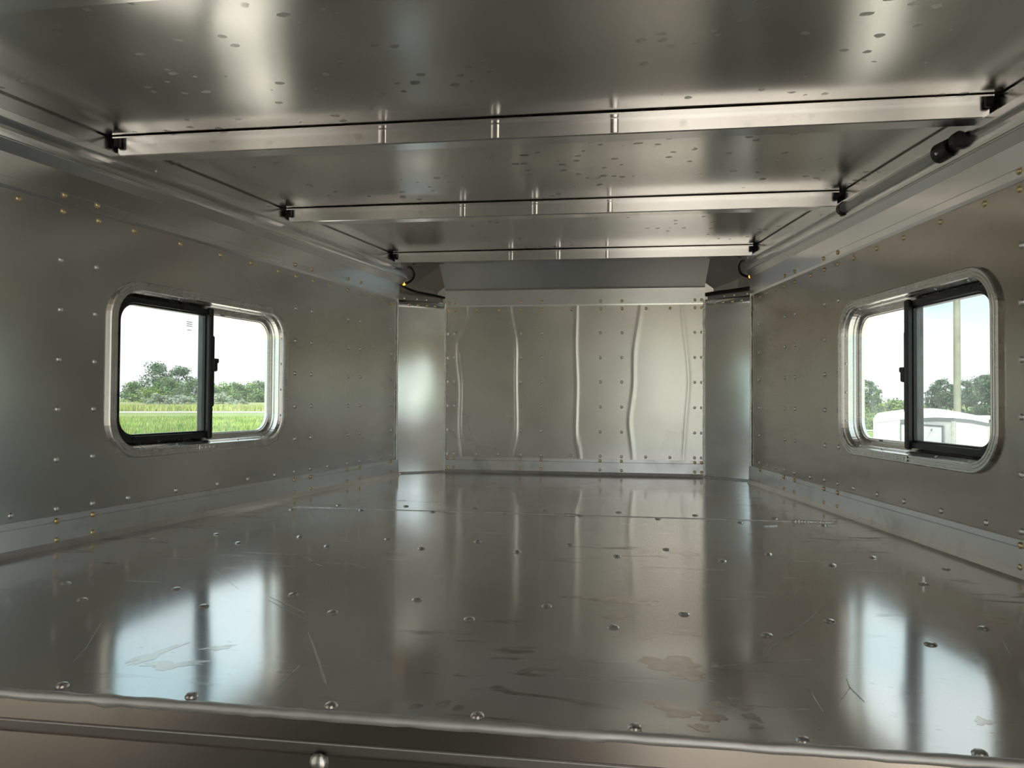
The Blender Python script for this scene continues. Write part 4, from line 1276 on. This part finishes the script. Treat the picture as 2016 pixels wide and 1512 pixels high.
    for f in (0.025, 0.80):
        mb = MB(); mb.box(nose(f, zt - 0.20, 0.03), 0.03, 0.02, 0.05, bev=0.004); mb.build('hinge', M['grey_skin'], dobj)
    # raised panel on the side wall, nose corner moulding
    a, b = topz[0], topz[2]
    def sidep(f, z, off): q_ = a + (b - a) * f; return np.array([q_[0], q_[1], z]) + nrm * off
    zt2 = topz[1][2] - 0.085
    mb = MB(); mb.add([sidep(0.55, Z0 + 0.8, 0.014), sidep(0.76, Z0 + 0.8, 0.014), sidep(0.76, zt2, 0.014), sidep(0.55, zt2, 0.014),
                       sidep(0.55, Z0 + 0.8, 0), sidep(0.76, Z0 + 0.8, 0), sidep(0.76, zt2, 0), sidep(0.55, zt2, 0)],
                      [(0, 1, 2, 3), (0, 4, 5, 1), (1, 5, 6, 2), (2, 6, 7, 3), (3, 7, 4, 0)])
    mb.build('vent_panel', M['roof_white'], root)
    for i, r_ in ((5, 0.022), (2, 0.012), (7, 0.014)):
        mb = MB(); t_ = topz[i]; mb.tube([np.array([t_[0], t_[1], Z0]) + nrm * 0.004, t_ + nrm * 0.004 - np.array([0, 0, 0.06])], r_, 8)
        mb.build('corner_moulding', M['frame'], root)
    # chassis and wheels so that it stands on the gravel
    mid = (topz[0] + topz[7]) / 2
    mb = MB(); cdir = dv / np.linalg.norm(dv); cs = np.cross(cdir, (0, 0, 1.0))
    mb.box(np.array([mid[0], mid[1], Z0 - 0.05]) + cdir * 1.9, 1.5, 3.6, 0.10, cs, cdir)
    mb.build('chassis', M['grey_skin'], root)
    for sg in (-1, 1):
        for fw_ in (1.7, 2.5):
            c_ = np.array([mid[0], mid[1], 0.30]) + cdir * fw_ + cs * sg * 0.72
            mb = MB(); mb.tube([c_ - cs * 0.09, c_ - cs * 0.07, c_ + cs * 0.07, c_ + cs * 0.09], [0.24, 0.30, 0.30, 0.24], 18)
            mb.build('wheel', M['rubber'], root)
    c_ = np.array([topz[5][0], topz[5][1], 0.0]) + nrm * 0.25
    mb = MB(); mb.tube([c_, c_ + (0, 0, 0.5)], 0.03, 8); mb.box(c_ + (0, 0, 0.01), 0.14, 0.14, 0.02); mb.tube([c_ + (0, 0, 0.40), c_ - nrm * 0.8 + (0, 0, 0.40)], 0.03, 8)
    mb.build('tongue_jack', M['grey_trim'], root)
cargo_trailer()

# grey trailer parked behind it
def grey_trailer():
    p0 = far(1949, 14.6, ZGROUND)
    r1 = ray(1949, 826); z1 = CAM[2] + r1[2] / np.linalg.norm(r1[:2]) * 14.6 - ZGROUND
    d = far(2040, 15.0, 0)[:2] - far(1949, 14.6, 0)[:2]
    d = np.array([d[0], d[1], 0]); L = np.linalg.norm(d); d /= L
    b = np.array([d[1], -d[0], 0])
    if np.dot(b, p0 - CAM) < 0: b = -b
    root = tag(empty('grey_trailer', tuple(p0)), 'dark grey trailer with pale roof edge parked beside the white trailer', 'trailer')
    mb = MB(); mb.box(d * 1.6 + b * 0.9 + np.array([0, 0, (z1 + 0.5) / 2]), 3.2, 1.8, z1 - 0.5, d, b, bev=0.03)
    mb.build('body', M['grey_skin'], root)
    mb = MB(); mb.box(d * 1.6 + b * 0.9 + np.array([0, 0, z1 + 0.015]), 3.26, 1.86, 0.04, d, b, bev=0.01)
    mb.build('roof', M['roof_white'], root)
    for u in (1.2, 2.0):
        for v in (0.1, 1.7):
            c_ = d * u + b * v + np.array([0, 0, 0.30])
            mb = MB(); mb.tube([c_ - b * 0.09, c_ - b * 0.07, c_ + b * 0.07, c_ + b * 0.09], [0.24, 0.30, 0.30, 0.24], 18)
            mb.build('wheel', M['rubber'], root)
    mb = MB(); mb.box(d * 1.6 + b * 0.9 + np.array([0, 0, 0.42]), 3.0, 1.4, 0.12, d, b)
    mb.build('chassis', M['grey_skin'], root)
grey_trailer()
